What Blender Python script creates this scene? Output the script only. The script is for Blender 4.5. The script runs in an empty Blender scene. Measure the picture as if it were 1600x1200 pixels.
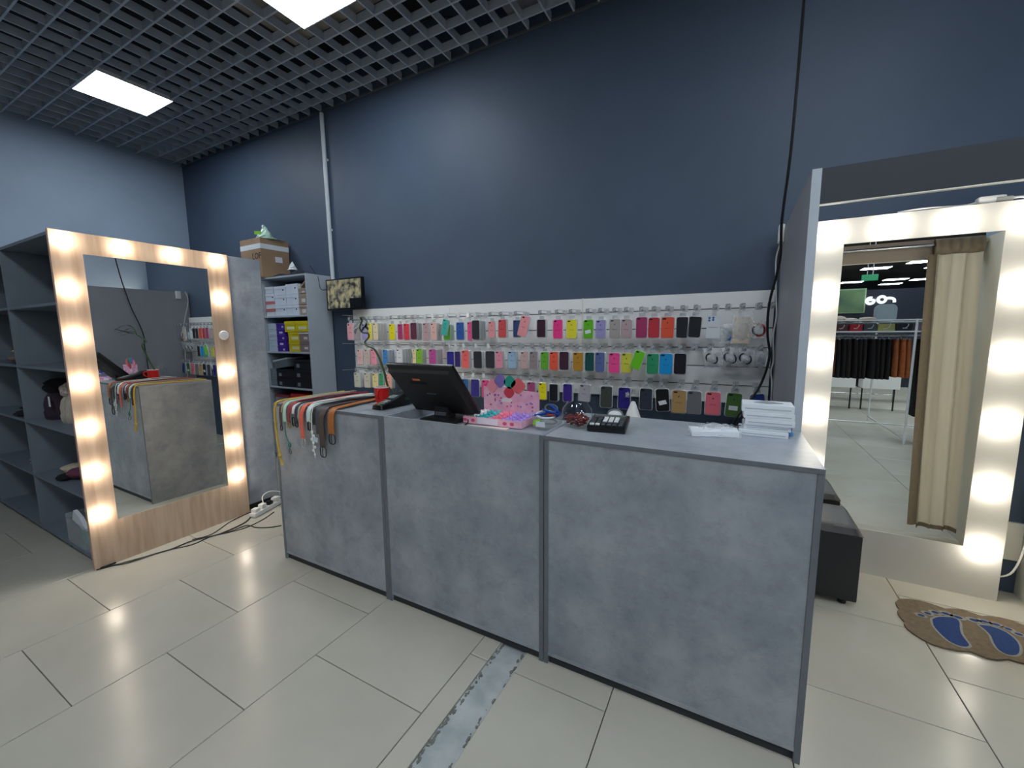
import bpy, bmesh, math, random
from mathutils import Vector, Matrix
random.seed(7)
S = bpy.context.scene
COL = S.collection
# ------------------------------------------------------------------ camera, world, exposure
EYE = Vector((0.0, 0.0, 1.41)); FPX = 641.36
CAMR = ((0.88073, 0.47358, -0.00759 * 0 - 0.0), (0, 0, 0), (0, 0, 0))
def cam_rows():
    y, p, r = 0.493463466, 0.123268559, -0.007592
    cy, sy, cp, sp, cr, sr = math.cos(y), math.sin(y), math.cos(p), math.sin(p), math.cos(r), math.sin(r)
    Rz = Matrix(((cy, sy, 0), (-sy, cy, 0), (0, 0, 1)))
    B = Matrix(((1, 0, 0), (0, 0, -1), (0, 1, 0)))
    Rx = Matrix(((1, 0, 0), (0, cp, -sp), (0, sp, cp)))
    Rr = Matrix(((cr, -sr, 0), (sr, cr, 0), (0, 0, 1)))
    return Rr @ Rx @ B @ Rz
RW = cam_rows()
cam_d = bpy.data.cameras.new('camera'); cam = bpy.data.objects.new('camera', cam_d); COL.objects.link(cam)
cam_d.sensor_width = 36; cam_d.lens = 36 * FPX / 1600; cam_d.clip_start = 0.05; cam_d.clip_end = 200
rot = Matrix((RW[0], -RW[1], -RW[2])).transposed()
cam.matrix_world = Matrix.Translation(EYE) @ rot.to_4x4()
S.camera = cam
S.view_settings.view_transform = 'Standard'; S.view_settings.look = 'None'
S.view_settings.gamma = 1.0; S.view_settings.use_curve_mapping = False
S.view_settings.exposure = 0.15
W = bpy.data.worlds.new('world'); S.world = W; W.use_nodes = True
W.node_tree.nodes['Background'].inputs[0].default_value = (0.55, 0.68, 0.85, 1)
W.node_tree.nodes['Background'].inputs[1].default_value = 0.02
S.cycles.use_denoising = True
S.cycles.max_bounces = 9; S.cycles.diffuse_bounces = 4; S.cycles.glossy_bounces = 5
S.cycles.transmission_bounces = 8; S.cycles.transparent_max_bounces = 24
S.cycles.caustics_reflective = False; S.cycles.caustics_refractive = False
S.cycles.sample_clamp_indirect = 6
PANEL_L = 25.0     # ceiling panels, cool white
BULB_L = 23.0; BULB_L2 = 29.0      # mirror bulbs, warm white
PANEL_COL = (0.86, 0.935, 1.0); BULB_COL = (1.0, 0.87, 0.72); BULB_COL2 = (1.0, 0.92, 0.78)

def ray(x, y):
    return RW.transposed() @ Vector(((x - 800) / FPX, (y - 600) / FPX, 1))
def atY(x, y, Y):
    d = ray(x, y); return EYE + d * (Y / d.y)
def atZ(x, y, Z):
    d = ray(x, y); return EYE + d * ((Z - EYE.z) / d.z)
def atX(x, y, X):
    d = ray(x, y); return EYE + d * (X / d.x)
# ------------------------------------------------------------------ materials
def lin(c):
    return tuple((v / 255 / 12.92) if v / 255 <= 0.04045 else ((v / 255 + 0.055) / 1.055) ** 2.4 for v in c)
MATS = {}
def mat(name, rgb, rough=0.5, metal=0.0, noise=0.0, scale=8.0, bump=0.0, bscale=60.0, emit=0.0, alpha=1.0,
        trans=0.0, ior=1.45, spec=0.5, coat=0.0, stretch=None, rgb2=None, linear=False, detail=4.0):
    if name in MATS: return MATS[name]
    m = bpy.data.materials.new(name); m.use_nodes = True; nt = m.node_tree; b = nt.nodes['Principled BSDF']
    c = rgb if linear else lin(rgb)
    b.inputs['Base Color'].default_value = (*c, 1); b.inputs['Roughness'].default_value = rough
    b.inputs['Metallic'].default_value = metal; b.inputs['Alpha'].default_value = alpha
    b.inputs['IOR'].default_value = ior; b.inputs['Transmission Weight'].default_value = trans
    b.inputs['Specular IOR Level'].default_value = spec; b.inputs['Coat Weight'].default_value = coat
    if emit:
        b.inputs['Emission Color'].default_value = (*c, 1); b.inputs['Emission Strength'].default_value = emit
    tc = nt.nodes.new('ShaderNodeTexCoord'); mp = nt.nodes.new('ShaderNodeMapping')
    nt.links.new(tc.outputs['Object'], mp.inputs[0])
    if stretch: mp.inputs['Scale'].default_value = stretch
    n = nt.nodes.new('ShaderNodeTexNoise'); n.inputs['Scale'].default_value = scale; n.inputs['Detail'].default_value = detail
    nt.links.new(mp.outputs[0], n.inputs['Vector'])
    k = noise if noise else 0.03
    r = nt.nodes.new('ShaderNodeValToRGB')
    c2 = (lin(rgb2) if not linear else rgb2) if rgb2 else tuple(v * (1 - k) for v in c)
    c1 = c if rgb2 else tuple(min(1, v * (1 + k)) for v in c)
    r.color_ramp.elements[0].position = 0.35; r.color_ramp.elements[1].position = 0.65
    r.color_ramp.elements[0].color = (*c2, 1); r.color_ramp.elements[1].color = (*c1, 1)
    nt.links.new(n.outputs['Fac'], r.inputs[0]); nt.links.new(r.outputs[0], b.inputs['Base Color'])
    if bump:
        n2 = nt.nodes.new('ShaderNodeTexNoise'); n2.inputs['Scale'].default_value = bscale
        nt.links.new(mp.outputs[0], n2.inputs['Vector'])
        bp = nt.nodes.new('ShaderNodeBump'); bp.inputs['Strength'].default_value = bump; bp.inputs['Distance'].default_value = 0.004
        nt.links.new(n2.outputs['Fac'], bp.inputs['Height']); nt.links.new(bp.outputs[0], b.inputs['Normal'])
    MATS[name] = m
    return m
def emat(name, rgb, strength):
    if name in MATS: return MATS[name]
    m = bpy.data.materials.new(name); m.use_nodes = True; nt = m.node_tree
    nt.nodes.remove(nt.nodes['Principled BSDF'])
    e = nt.nodes.new('ShaderNodeEmission'); e.inputs[0].default_value = (*rgb, 1); e.inputs[1].default_value = strength
    nt.links.new(e.outputs[0], nt.nodes['Material Output'].inputs[0]); MATS[name] = m
    return m
def concrete(name, light, dark, scale=2.2, rough=0.42):
    if name in MATS: return MATS[name]
    m = bpy.data.materials.new(name); m.use_nodes = True; nt = m.node_tree; b = nt.nodes['Principled BSDF']
    b.inputs['Roughness'].default_value = rough
    tc = nt.nodes.new('ShaderNodeTexCoord')
    n1 = nt.nodes.new('ShaderNodeTexNoise'); n1.inputs['Scale'].default_value = scale; n1.inputs['Detail'].default_value = 6; n1.inputs['Roughness'].default_value = 0.62
    n2 = nt.nodes.new('ShaderNodeTexNoise'); n2.inputs['Scale'].default_value = scale * 3.6; n2.inputs['Detail'].default_value = 10; n2.inputs['Roughness'].default_value = 0.78
    for n in (n1, n2): nt.links.new(tc.outputs['Object'], n.inputs['Vector'])
    r1 = nt.nodes.new('ShaderNodeValToRGB'); r1.color_ramp.elements[0].position = 0.36; r1.color_ramp.elements[1].position = 0.62
    r1.color_ramp.elements[0].color = (*lin(dark), 1); r1.color_ramp.elements[1].color = (*lin(light), 1)
    r2 = nt.nodes.new('ShaderNodeValToRGB'); r2.color_ramp.elements[0].position = 0.33; r2.color_ramp.elements[1].position = 0.53
    r2.color_ramp.elements[0].color = (0.72, 0.72, 0.73, 1); r2.color_ramp.elements[1].color = (1, 1, 1, 1)
    mx = nt.nodes.new('ShaderNodeMix'); mx.data_type = 'RGBA'; mx.blend_type = 'MULTIPLY'; mx.inputs['Factor'].default_value = 0.8
    nt.links.new(n1.outputs['Fac'], r1.inputs[0]); nt.links.new(n2.outputs['Fac'], r2.inputs[0])
    nt.links.new(r1.outputs[0], mx.inputs['A']); nt.links.new(r2.outputs[0], mx.inputs['B'])
    nt.links.new(mx.outputs['Result'], b.inputs['Base Color']); MATS[name] = m
    return m

NAVY = mat('navy_paint', (72, 87, 108), 0.55, noise=0.03, scale=3, bump=0.05, bscale=300)
GREYWALL = mat('blue_grey_paint', (154, 171, 192), 0.6, noise=0.04, scale=2, bump=0.1, bscale=200)
DARKCEIL = mat('dark_void', (38, 38, 44), 0.9, noise=0.3, scale=1.5)
BLADE = mat('grille_grey', (168, 178, 192), 0.5, noise=0.05)
TILE = mat('porcelain_tile', (184, 181, 169), 0.22, rgb2=(177, 174, 162), scale=2.5, bump=0.02, bscale=12)
GROUT = mat('dark_grout', (92, 88, 80), 0.9)
CEMENT = mat('cement_screed', (178, 184, 184), 0.75, rgb2=(150, 158, 160), scale=9, bump=0.3, bscale=60)
CONC = concrete('concrete_laminate', (164, 170, 178), (134, 142, 152), 3.2)
CONCTOP = concrete('concrete_laminate_top', (166, 172, 180), (148, 156, 166), 3.0, 0.32)
CONCDK = mat('concrete_edge_band', (104, 110, 118), 0.5, noise=0.08, scale=14)
GREYPAN = mat('grey_panel', (150, 152, 160), 0.5, noise=0.05, scale=3, stretch=(1, 1, 0.3))
SHELFG = mat('shelf_blue_grey', (112, 122, 134), 0.5, noise=0.04)
LTGREY = mat('light_grey_laminate', (176, 186, 196), 0.45, noise=0.02)
OAK = mat('oak_laminate', (198, 174, 152), 0.45, rgb2=(178, 152, 128), scale=5, stretch=(3, 6, 0.5), detail=8)
OAKEDGE = mat('oak_edge', (196, 160, 146), 0.5, noise=0.05)
WHITEL = mat('white_laminate', (226, 224, 214), 0.35, noise=0.01)
WHITEP = mat('white_plastic', (228, 228, 226), 0.35)
FRAMEW = mat('white_frame_board', (208, 206, 200), 0.4, noise=0.01)
SLAT = mat('slatwall_white', (240, 242, 242), 0.35, noise=0.01)
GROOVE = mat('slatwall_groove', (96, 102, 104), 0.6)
BLACKP = mat('black_plastic', (18, 19, 22), 0.32)
BLACKM = mat('black_matte', (24, 25, 28), 0.6)
CHROME = mat('chrome', (200, 204, 208), 0.2, metal=1.0)
PLATEG = mat('plate_light', (204, 208, 210), 0.3)
STEEL = mat('steel_wire', (176, 180, 184), 0.35, metal=0.5)
LEATHER = mat('black_leatherette', (34, 34, 37), 0.42, bump=0.15, bscale=220)
MIRROR = mat('mirror_silver', (238, 242, 240), 0.0, metal=1.0, linear=False)
for l in list(MIRROR.node_tree.links):
    if l.to_socket.name == 'Base Color': MIRROR.node_tree.links.remove(l)
MIRROR.node_tree.nodes['Principled BSDF'].inputs['Base Color'].default_value = (0.88, 0.91, 0.90, 1)
GLASS = mat('clear_glass', (226, 236, 238), 0.03, alpha=0.08, spec=1.0)
gnt = GLASS.node_tree; gb = gnt.nodes['Principled BSDF']; gtr = gnt.nodes.new('ShaderNodeBsdfTransparent'); ggl = gnt.nodes.new('ShaderNodeBsdfGlossy'); gmx = gnt.nodes.new('ShaderNodeMixShader'); glw = gnt.nodes.new('ShaderNodeLayerWeight')
ggl.inputs['Roughness'].default_value = 0.03; ggl.inputs['Color'].default_value = (0.9, 0.95, 0.95, 1); gtr.inputs[0].default_value = (0.97, 0.985, 0.985, 1); glw.inputs[0].default_value = 0.5
gmr = gnt.nodes.new('ShaderNodeMapRange'); gmr.inputs['From Min'].default_value = 0.62; gmr.inputs['To Min'].default_value = 0.035; gmr.inputs['To Max'].default_value = 0.55
gnt.links.new(glw.outputs['Facing'], gmr.inputs['Value']); gnt.links.new(gmr.outputs[0], gmx.inputs[0]); gnt.links.new(gtr.outputs[0], gmx.inputs[1]); gnt.links.new(ggl.outputs[0], gmx.inputs[2]); gnt.links.new(gmx.outputs[0], gnt.nodes['Material Output'].inputs[0])
CLEAR = mat('clear_plastic', (205, 212, 214), 0.12, alpha=0.22)
CLEARF = mat('clear_film', (236, 240, 242), 0.15, alpha=0.42)
FLOORM_EMIT = emat('panel_glow', PANEL_COL, PANEL_L)
BULB_W = emat('bulb_glow', BULB_COL, BULB_L)
BULB_W2 = emat('bulb_glow_cool', BULB_COL2, BULB_L2)
PAPER = mat('white_paper', (224, 230, 236), 0.6, noise=0.02)
# ------------------------------------------------------------------ mesh builder
class MB:
    def __init__(s): s.bm = bmesh.new()
    def box(s, x0, x1, y0, y1, z0, z1, bev=0.0, rot=None, org=None):
        vs = [s.bm.verts.new((x, y, z)) for x in (x0, x1) for y in (y0, y1) for z in (z0, z1)]
        fs = [s.bm.faces.new([vs[i] for i in q]) for q in ((0, 1, 3, 2), (4, 6, 7, 5), (0, 4, 5, 1), (2, 3, 7, 6), (0, 2, 6, 4), (1, 5, 7, 3))]
        if rot is not None:
            o = Vector(org) if org else Vector(((x0 + x1) / 2, (y0 + y1) / 2, (z0 + z1) / 2))
            for v in vs: v.co = o + rot @ (v.co - o)
        if bev:
            es = list({e for f in fs for e in f.edges})
            bmesh.ops.bevel(s.bm, geom=es, offset=bev, segments=2, affect='EDGES', profile=0.6)
        return s
    def ring(s, pts): return [s.bm.verts.new(p) for p in pts]
    def skin(s, rings, cap=True, close=True):
        n = len(rings[0])
        for a, b in zip(rings, rings[1:]):
            for i in range(n if close else n - 1):
                j = (i + 1) % n
                try: s.bm.faces.new((a[i], a[j], b[j], b[i]))
                except ValueError: pass
        if cap:
            for r in (rings[0][::-1], rings[-1]):
                try: s.bm.faces.new(r)
                except ValueError: pass
        return s
    def cyl(s, p0, p1, r0, r1=None, seg=12, cap=True):
        r1 = r0 if r1 is None else r1
        p0, p1 = Vector(p0), Vector(p1); d = (p1 - p0).normalized()
        u = d.orthogonal().normalized(); v = d.cross(u)
        rs = [s.ring([p + (u * math.cos(2 * math.pi * i / seg) + v * math.sin(2 * math.pi * i / seg)) * r for i in range(seg)]) for p, r in ((p0, r0), (p1, r1))]
        return s.skin(rs, cap)
    def tube(s, path, r, seg=6, cap=True):
        P = [Vector(p) for p in path]; rings = []; u = None
        for i, p in enumerate(P):
            d = (P[min(i + 1, len(P) - 1)] - P[max(i - 1, 0)]).normalized()
            if u is None: u = d.orthogonal().normalized()
            u = (u - d * u.dot(d)); u = u.normalized() if u.length > 1e-6 else d.orthogonal().normalized()
            v = d.cross(u); rr = r[i] if isinstance(r, (list, tuple)) else r
            rings.append(s.ring([p + (u * math.cos(2 * math.pi * k / seg) + v * math.sin(2 * math.pi * k / seg)) * rr for k in range(seg)]))
        return s.skin(rings, cap)
    def lathe(s, prof, c=(0, 0, 0), seg=24, cap=True, sx=1, sy=1):
        rings = [s.ring([(c[0] + r * sx * math.cos(2 * math.pi * k / seg), c[1] + r * sy * math.sin(2 * math.pi * k / seg), c[2] + z) for k in range(seg)]) for r, z in prof]
        return s.skin(rings, cap)
    def prism(s, poly, a, b, plane='xy'):
        f = {'xy': lambda p, t: (p[0], p[1], t), 'xz': lambda p, t: (p[0], t, p[1]), 'yz': lambda p, t: (t, p[0], p[1])}[plane]
        return s.skin([s.ring([f(p, a) for p in poly]), s.ring([f(p, b) for p in poly])])
    def ribbon(s, path, wdir, w, t):
        P = [Vector(p) for p in path]; wd = Vector(wdir).normalized(); rings = []
        for i, p in enumerate(P):
            d = (P[min(i + 1, len(P) - 1)] - P[max(i - 1, 0)]).normalized(); n = d.cross(wd).normalized()
            ww = w[i] if isinstance(w, (list, tuple)) else w
            rings.append(s.ring([p + wd * ww / 2 + n * t / 2, p - wd * ww / 2 + n * t / 2, p - wd * ww / 2 - n * t / 2, p + wd * ww / 2 - n * t / 2]))
        return s.skin(rings)
    def ell(s, c, rx, ry, rz, seg=12, rings=8, jit=0.0):
        c = Vector(c)
        prof = [(math.sin(math.pi * i / rings), -math.cos(math.pi * i / rings)) for i in range(1, rings)]
        rs = [s.ring([(c.x + rx * r * math.cos(2 * math.pi * k / seg) * (1 + random.uniform(-jit, jit)), c.y + ry * r * math.sin(2 * math.pi * k / seg) * (1 + random.uniform(-jit, jit)), c.z + rz * z) for k in range(seg)]) for r, z in prof]
        s.skin(rs, False)
        for rr, z in ((rs[0], -1), (rs[-1], 1)):
            v = s.bm.verts.new((c.x, c.y, c.z + rz * z))
            for k in range(seg):
                a, b = rr[k], rr[(k + 1) % seg]
                s.bm.faces.new((b, a, v) if z < 0 else (a, b, v))
        return s
    def torus(s, c, R, r, n=(0, 0, 1), seg=24, sr=6, a0=0, a1=2 * math.pi, e=1.0):
        n = Vector(n).normalized(); u = n.orthogonal().normalized(); v = n.cross(u); c = Vector(c)
        full = abs(a1 - a0 - 2 * math.pi) < 1e-6
        pts = [c + (u * math.cos(a0 + (a1 - a0) * i / seg) + v * math.sin(a0 + (a1 - a0) * i / seg) * e) * R for i in range(seg + (0 if full else 1))]
        if full: pts = pts + [pts[0]]
        return s.tube(pts, r, sr, cap=not full)
    def grid(s, fn, nu, nv, closeu=False):
        rows = [[s.bm.verts.new(fn(i / nu, j / nv)) for i in range(nu + (0 if closeu else 1))] for j in range(nv + 1)]
        for a, b in zip(rows, rows[1:]):
            for i in range(nu):
                j = (i + 1) % len(a); s.bm.faces.new((a[i], a[j], b[j], b[i]))
        return s
def rrect(w, h, r, n=4, cx=0, cz=0):
    out = []
    for sx, sz, a0 in ((1, 1, 0), (-1, 1, 90), (-1, -1, 180), (1, -1, 270)):
        for k in range(n + 1):
            a = math.radians(a0 + 90 * k / n)
            out.append((cx + sx * (w / 2 - r) + r * math.cos(a), cz + sz * (h / 2 - r) + r * math.sin(a)))
    return out
def wloc(o):
    l = Vector((0, 0, 0))
    while o is not None: l += Vector(o.location); o = o.parent
    return l
def to_mesh(name, mb, smooth=False):
    bmesh.ops.recalc_face_normals(mb.bm, faces=mb.bm.faces[:])
    me = bpy.data.meshes.new(name); mb.bm.to_mesh(me); mb.bm.free()
    if smooth:
        for p in me.polygons: p.use_smooth = True
        try: me.set_sharp_from_angle(angle=math.radians(40))
        except Exception: pass
    return me
def obj(name, mb, m, parent=None, smooth=False, local=False, label=None, kind=None, loc=None):
    """link mb as one mesh; geometry is given in world space unless local"""
    o = bpy.data.objects.new(name, None) if False else None
    if loc is not None:
        bmesh.ops.translate(mb.bm, verts=mb.bm.verts[:], vec=-Vector(loc))
    elif parent is not None and not local:
        bmesh.ops.translate(mb.bm, verts=mb.bm.verts[:], vec=-wloc(parent))
    me = to_mesh(name, mb, smooth)
    o = bpy.data.objects.new(name, me); COL.objects.link(o)
    if m: me.materials.append(m)
    if parent is not None: o.parent = parent
    if loc is not None: o.location = loc
    if label: o['label'] = label
    if kind: o['kind'] = kind
    return o
def thing(name, label, cat, loc=(0, 0, 0), group=None, rot=None):
    o = bpy.data.objects.new(name, None); COL.objects.link(o); o.location = loc; o.empty_display_size = 0.05
    o['label'] = label; o['category'] = cat
    if group: o['group'] = group
    if rot: o.rotation_euler = rot
    return o
def tag(o, label, cat, group=None, kind=None):
    o['label'] = label; o['category'] = cat
    if group: o['group'] = group
    if kind: o['kind'] = kind
    return o
def own_mat(o, m):
    o.material_slots[0].link = 'OBJECT'; o.material_slots[0].material = m
def dup(o, parent=None):
    c = o.copy(); COL.objects.link(c); c.parent = parent
    for ch in list(o.children): dup(ch, c)
    return c
def text_mesh(s, size, m, parent, M, name='print', ext=0.0004, label=None):
    cu = bpy.data.curves.new(name, 'FONT'); cu.body = s; cu.size = size; cu.extrude = ext; cu.align_x = 'CENTER'; cu.align_y = 'CENTER'
    cu.resolution_u = 2
    t = bpy.data.objects.new(name, cu); me = bpy.data.meshes.new_from_object(t); bpy.data.objects.remove(t)
    o = bpy.data.objects.new(name, me); COL.objects.link(o); me.materials.clear(); me.materials.append(m)
    me.transform(M)
    if parent is not None: o.parent = parent
    if label: o['label'] = label
    return o
def M_face(loc, xdir, ydir):
    """matrix that lays a text (its x, y) along xdir, ydir"""
    x = Vector(xdir).normalized(); y = Vector(ydir).normalized(); z = x.cross(y)
    return Matrix.Translation(loc) @ Matrix((x, y, z)).transposed().to_4x4()
def spline(pts, n=6):
    P = [Vector(p) for p in pts]; out = []
    for i in range(len(P) - 1):
        p0, p1, p2, p3 = P[max(i - 1, 0)], P[i], P[i + 1], P[min(i + 2, len(P) - 1)]
        for k in range(n):
            t = k / n
            out.append(0.5 * ((2 * p1) + (p2 - p0) * t + (2 * p0 - 5 * p1 + 4 * p2 - p3) * t * t + (3 * p1 - p0 - 3 * p2 + p3) * t ** 3))
    out.append(P[-1]); return out
# ------------------------------------------------------------------ structure
def struct(name, mb, m, parent=None, label=None):
    o = obj(name, mb, m, parent)
    if parent is None: o['kind'] = 'structure'
    return o
H_C = 3.69
floor = struct('floor', MB().box(-8, 12, -25, 3.2, -0.12, -0.013), GROUT)
def tile_mesh(w, d):
    mb = MB(); b = 0.0016
    lo = mb.ring([(0, 0, -0.012), (w, 0, -0.012), (w, d, -0.012), (0, d, -0.012)])
    mi = mb.ring([(0, 0, -0.0012), (w, 0, -0.0012), (w, d, -0.0012), (0, d, -0.0012)])
    hi = mb.ring([(b, b, 0), (w - b, b, 0), (w - b, d - b, 0), (b, d - b, 0)])
    mb.skin([lo, mi, hi]); me = to_mesh('tile', mb); me.materials.append(TILE); return me
tile_cache = {}
def tile(x0, x1, y0, y1):
    if x1 - x0 < 0.02 or y1 - y0 < 0.02: return
    g = 0.0018; k = (round(x1 - x0, 3), round(y1 - y0, 3))
    if k not in tile_cache: tile_cache[k] = tile_mesh(k[0] - 2 * g, k[1] - 2 * g)
    o = bpy.data.objects.new('tile', tile_cache[k]); COL.objects.link(o); o.parent = floor
    o.location = (x0 + g, y0 + g, random.uniform(-0.0004, 0.0003)); return o
def column_tiles(x0, x1, yb, ymin, ymax, pitch=0.6055):
    y = yb - math.ceil((yb - ymin) / pitch) * pitch
    while y < ymax:
        tile(x0, x1, max(y, ymin), min(y + pitch, ymax)); y += pitch
for k in range(10):
    x1 = -0.958 - 0.6055 * k
    column_tiles(max(x1 - 0.6055, -6.74), x1, (0.440 if k % 2 == 0 else 0.7425), -1.3, 3.085)
column_tiles(-0.958, -0.868, 1.372, -1.3, 3.085, 1.2)
column_tiles(-0.742, -0.352, 1.372, -1.3, 3.085)
xr = -0.352
for k in range(8):
    column_tiles(xr, xr + 0.597, (1.87 if k % 2 else 1.57), -3.7, 3.085 if xr < 1.2 else 1.975, 0.604); xr += 0.597
FIELD = mat('far_tile_floor', (196, 192, 178), 0.28, noise=0.04, scale=1.2)
nt = FIELD.node_tree; bk = nt.nodes.new('ShaderNodeTexBrick'); tcn = nt.nodes.new('ShaderNodeTexCoord')
bk.inputs['Scale'].default_value = 1.0; bk.inputs['Brick Width'].default_value = 0.6; bk.inputs['Row Height'].default_value = 0.6
bk.inputs['Mortar Size'].default_value = 0.004; bk.inputs['Color1'].default_value = (*lin((196, 192, 178)), 1); bk.inputs['Color2'].default_value = (*lin((190, 186, 172)), 1); bk.inputs['Mortar'].default_value = (*lin((100, 96, 88)), 1)
nt.links.new(tcn.outputs['Object'], bk.inputs['Vector']); nt.links.new(bk.outputs['Color'], nt.nodes['Principled BSDF'].inputs['Base Color'])
obj('far_tiles', MB().box(-7, -0.352, -25, -1.302, -0.012, 0).box(-0.35, 12, -25, -3.702, -0.012, 0).box(4.44, 12, -3.7, 1.975, -0.012, 0), FIELD, floor)
# the broken-out strip of bare screed with crumbled edges
mb = MB()
def screed(u, v):
    x = -0.868 + 0.126 * u; y = -1.3 + 4.385 * v
    e = min(u, 1 - u)
    return (x, y, -0.0095 + 0.0015 * math.sin(40 * y + 9 * x) * random.random() + (0.0045 * random.random() if e < 0.09 else 0))
mb.grid(screed, 9, 170); obj('screed_strip', mb, CEMENT, floor, smooth=True)
mb = MB()
for i in range(320):
    y = random.uniform(-0.2, 1.6); sd = random.choice((-1, -1, 1)); x = (-0.866 if sd < 0 else -0.7435) - sd * random.uniform(0, 0.012)
    r = random.uniform(0.002, 0.007); mb.ell((x, y, -0.008), r, r * random.uniform(1, 2.5), r * 0.7, 5, 3, 0.3)
obj('mortar_crumbs', mb, mat('dark_mortar', (112, 114, 108), 0.9), floor, kind='stuff')

struct('wall_back', MB().box(-6.86, 1.5, 3.09, 3.22, -0.01, 4.2), NAVY)
struct('wall_left', MB().box(-6.86, -6.74, -25, 3.09, -0.01, 4.2), GREYWALL)
struct('wall_right', MB().box(1.42, 1.54, 1.98, 3.09, -0.01, 4.2).box(1.54, 12, 1.98, 2.1, -0.01, 4.2), GREYWALL)
struct('wall_front', MB().box(-7, 12, -25.1, -25, -0.01, 4.2), mat('dark_shopfront', (52, 56, 66), 0.35, noise=0.3, scale=0.8))
struct('wall_side', MB().box(12, 12.1, -25, 2, -0.01, 4.2), mat('dim_shop_wall', (92, 88, 92), 0.6))
struct('trim_1', MB().box(0.264, 1.398, 3.072, 3.0895, 0.186, 0.392), WHITEL)
ceiling = struct('ceiling', MB().box(-7, 12.1, -25.1, 3.22, 4.2, 4.3), DARKCEIL)
P = 0.1822
def blade_mesh(l, ax):
    mb = MB(); t = 0.0065; h = 0.062
    mb.box(0, l, -t, t, 0, h) if ax == 0 else mb.box(-t, t, 0, l, 0, h)
    me = to_mesh('grille_blade', mb); me.materials.append(BLADE); return me
bmx, bmy = blade_mesh(8.16, 0), blade_mesh(4.35, 1)
for k in range(24):
    o = bpy.data.objects.new('grille_blade', bmx); COL.objects.link(o); o.parent = ceiling
    o.location = (-6.74, 2.963 - P * k, H_C + random.uniform(-0.001, 0.001))
for k in range(-7, 38):
    o = bpy.data.objects.new('grille_blade', bmy); COL.objects.link(o); o.parent = ceiling
    o.location = (-5.5 + P * k, -1.27, H_C + 0.0005)
# loose sheets, ducts and cables that lie above the open grille
obj('duct_sheet', MB().box(-1.62, -0.75, 2.45, 3.02, H_C + 0.085, H_C + 0.12, 0.01).box(-0.7, -0.3, 2.5, 3.0, H_C + 0.09, H_C + 0.12, 0.01), mat('foil_sheet', (120, 120, 128), 0.6, noise=0.25, scale=6), ceiling)
obj('duct_board', MB().box(-3.3, -1.2, 1.6, 2.42, H_C + 0.08, H_C + 0.1), mat('dusty_board', (136, 130, 124), 0.8, noise=0.2), ceiling)
mb = MB().tube(spline([(-1.75, 2.45, 3.80), (-1.4, 2.6, 3.82), (-1.1, 2.75, 3.80), (-0.8, 2.6, 3.82)]), 0.006)
mb.tube(spline([(-2.6, 2.9, 3.83), (-2.2, 2.75, 3.8), (-1.9, 2.95, 3.83)]), 0.008).tube([(-4.6, 1.4, 3.78), (-4.5, 1.5, 3.8)], 0.01)
obj('ceiling_cable', mb, BLACKM, ceiling)
obj('perimeter_trim', MB().box(-6.74, 1.42, 3.075, 3.089, H_C - 0.004, H_C + 0.01), mat('dull_aluminium', (120, 124, 128), 0.4, metal=0.6), ceiling)

def ceiling_light(x0, y0, w, d, label, group=None):
    z = H_C - 0.006
    t = thing('ceiling_light', label, 'ceiling light', (x0 + w / 2, y0 + d / 2, z), group)
    e = 0.008
    obj('frame', MB().box(x0 - e, x0 + w + e, y0 - e, y0, z - 0.002, z + 0.03).box(x0 - e, x0 + w + e, y0 + d, y0 + d + e, z - 0.002, z + 0.03)
        .box(x0 - e, x0, y0, y0 + d, z - 0.002, z + 0.03).box(x0 + w, x0 + w + e, y0, y0 + d, z - 0.002, z + 0.03), WHITEP, t)
    obj('diffuser', MB().box(x0, x0 + w, y0, y0 + d, z, z + 0.004), FLOORM_EMIT, t)
    obj('housing', MB().box(x0 + 0.002, x0 + w - 0.002, y0 + 0.002, y0 + d - 0.002, z + 0.0045, z + 0.03), WHITEP, t)
LW = 3 * P
ceiling_light(-5.5, 1.70, LW, LW, 'square light panel in the grille above the mirror with the wooden frame')
ceiling_light(-2.95, 1.70, LW, LW, 'square light panel cut by the upper picture edge above the left counter unit')
for x in (0.35, 2.60): ceiling_light(x, 0.85 if x < 1 else -0.66, LW, LW, 'square ceiling light panel outside the picture, above the shop counter', 'ceiling panels out of view')
for x in (-2.95, -0.40): ceiling_light(x, -0.9, LW, LW, 'unseen ceiling light panel added outside the picture, above the shop aisle', 'added ceiling panels above the aisle')  # invented panels out of view, added to light the counter fronts
for x, y in ((1.6, -4.2), (4.4, -4.2), (3.0, -2.6), (4.6, -0.9), (3.0, -7.0), (6.0, -7.0), (3.95, -12.6), (5.1, -13.4), (4.1, -14.5), (6.1, -15.2), (4.4, -19.6), (5.9, -19.3), (7.0, -19.9), (6.3, -21.6), (8.2, -17.2), (7.2, -12.2)):  # the two nearest the mirror are added to brighten the reflected floor
    ceiling_light(x, y, 0.8, 0.6, 'small bright ceiling panel of the hall, reflected in the mirror or added for light', 'hall ceiling panels in the mirror')

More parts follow.
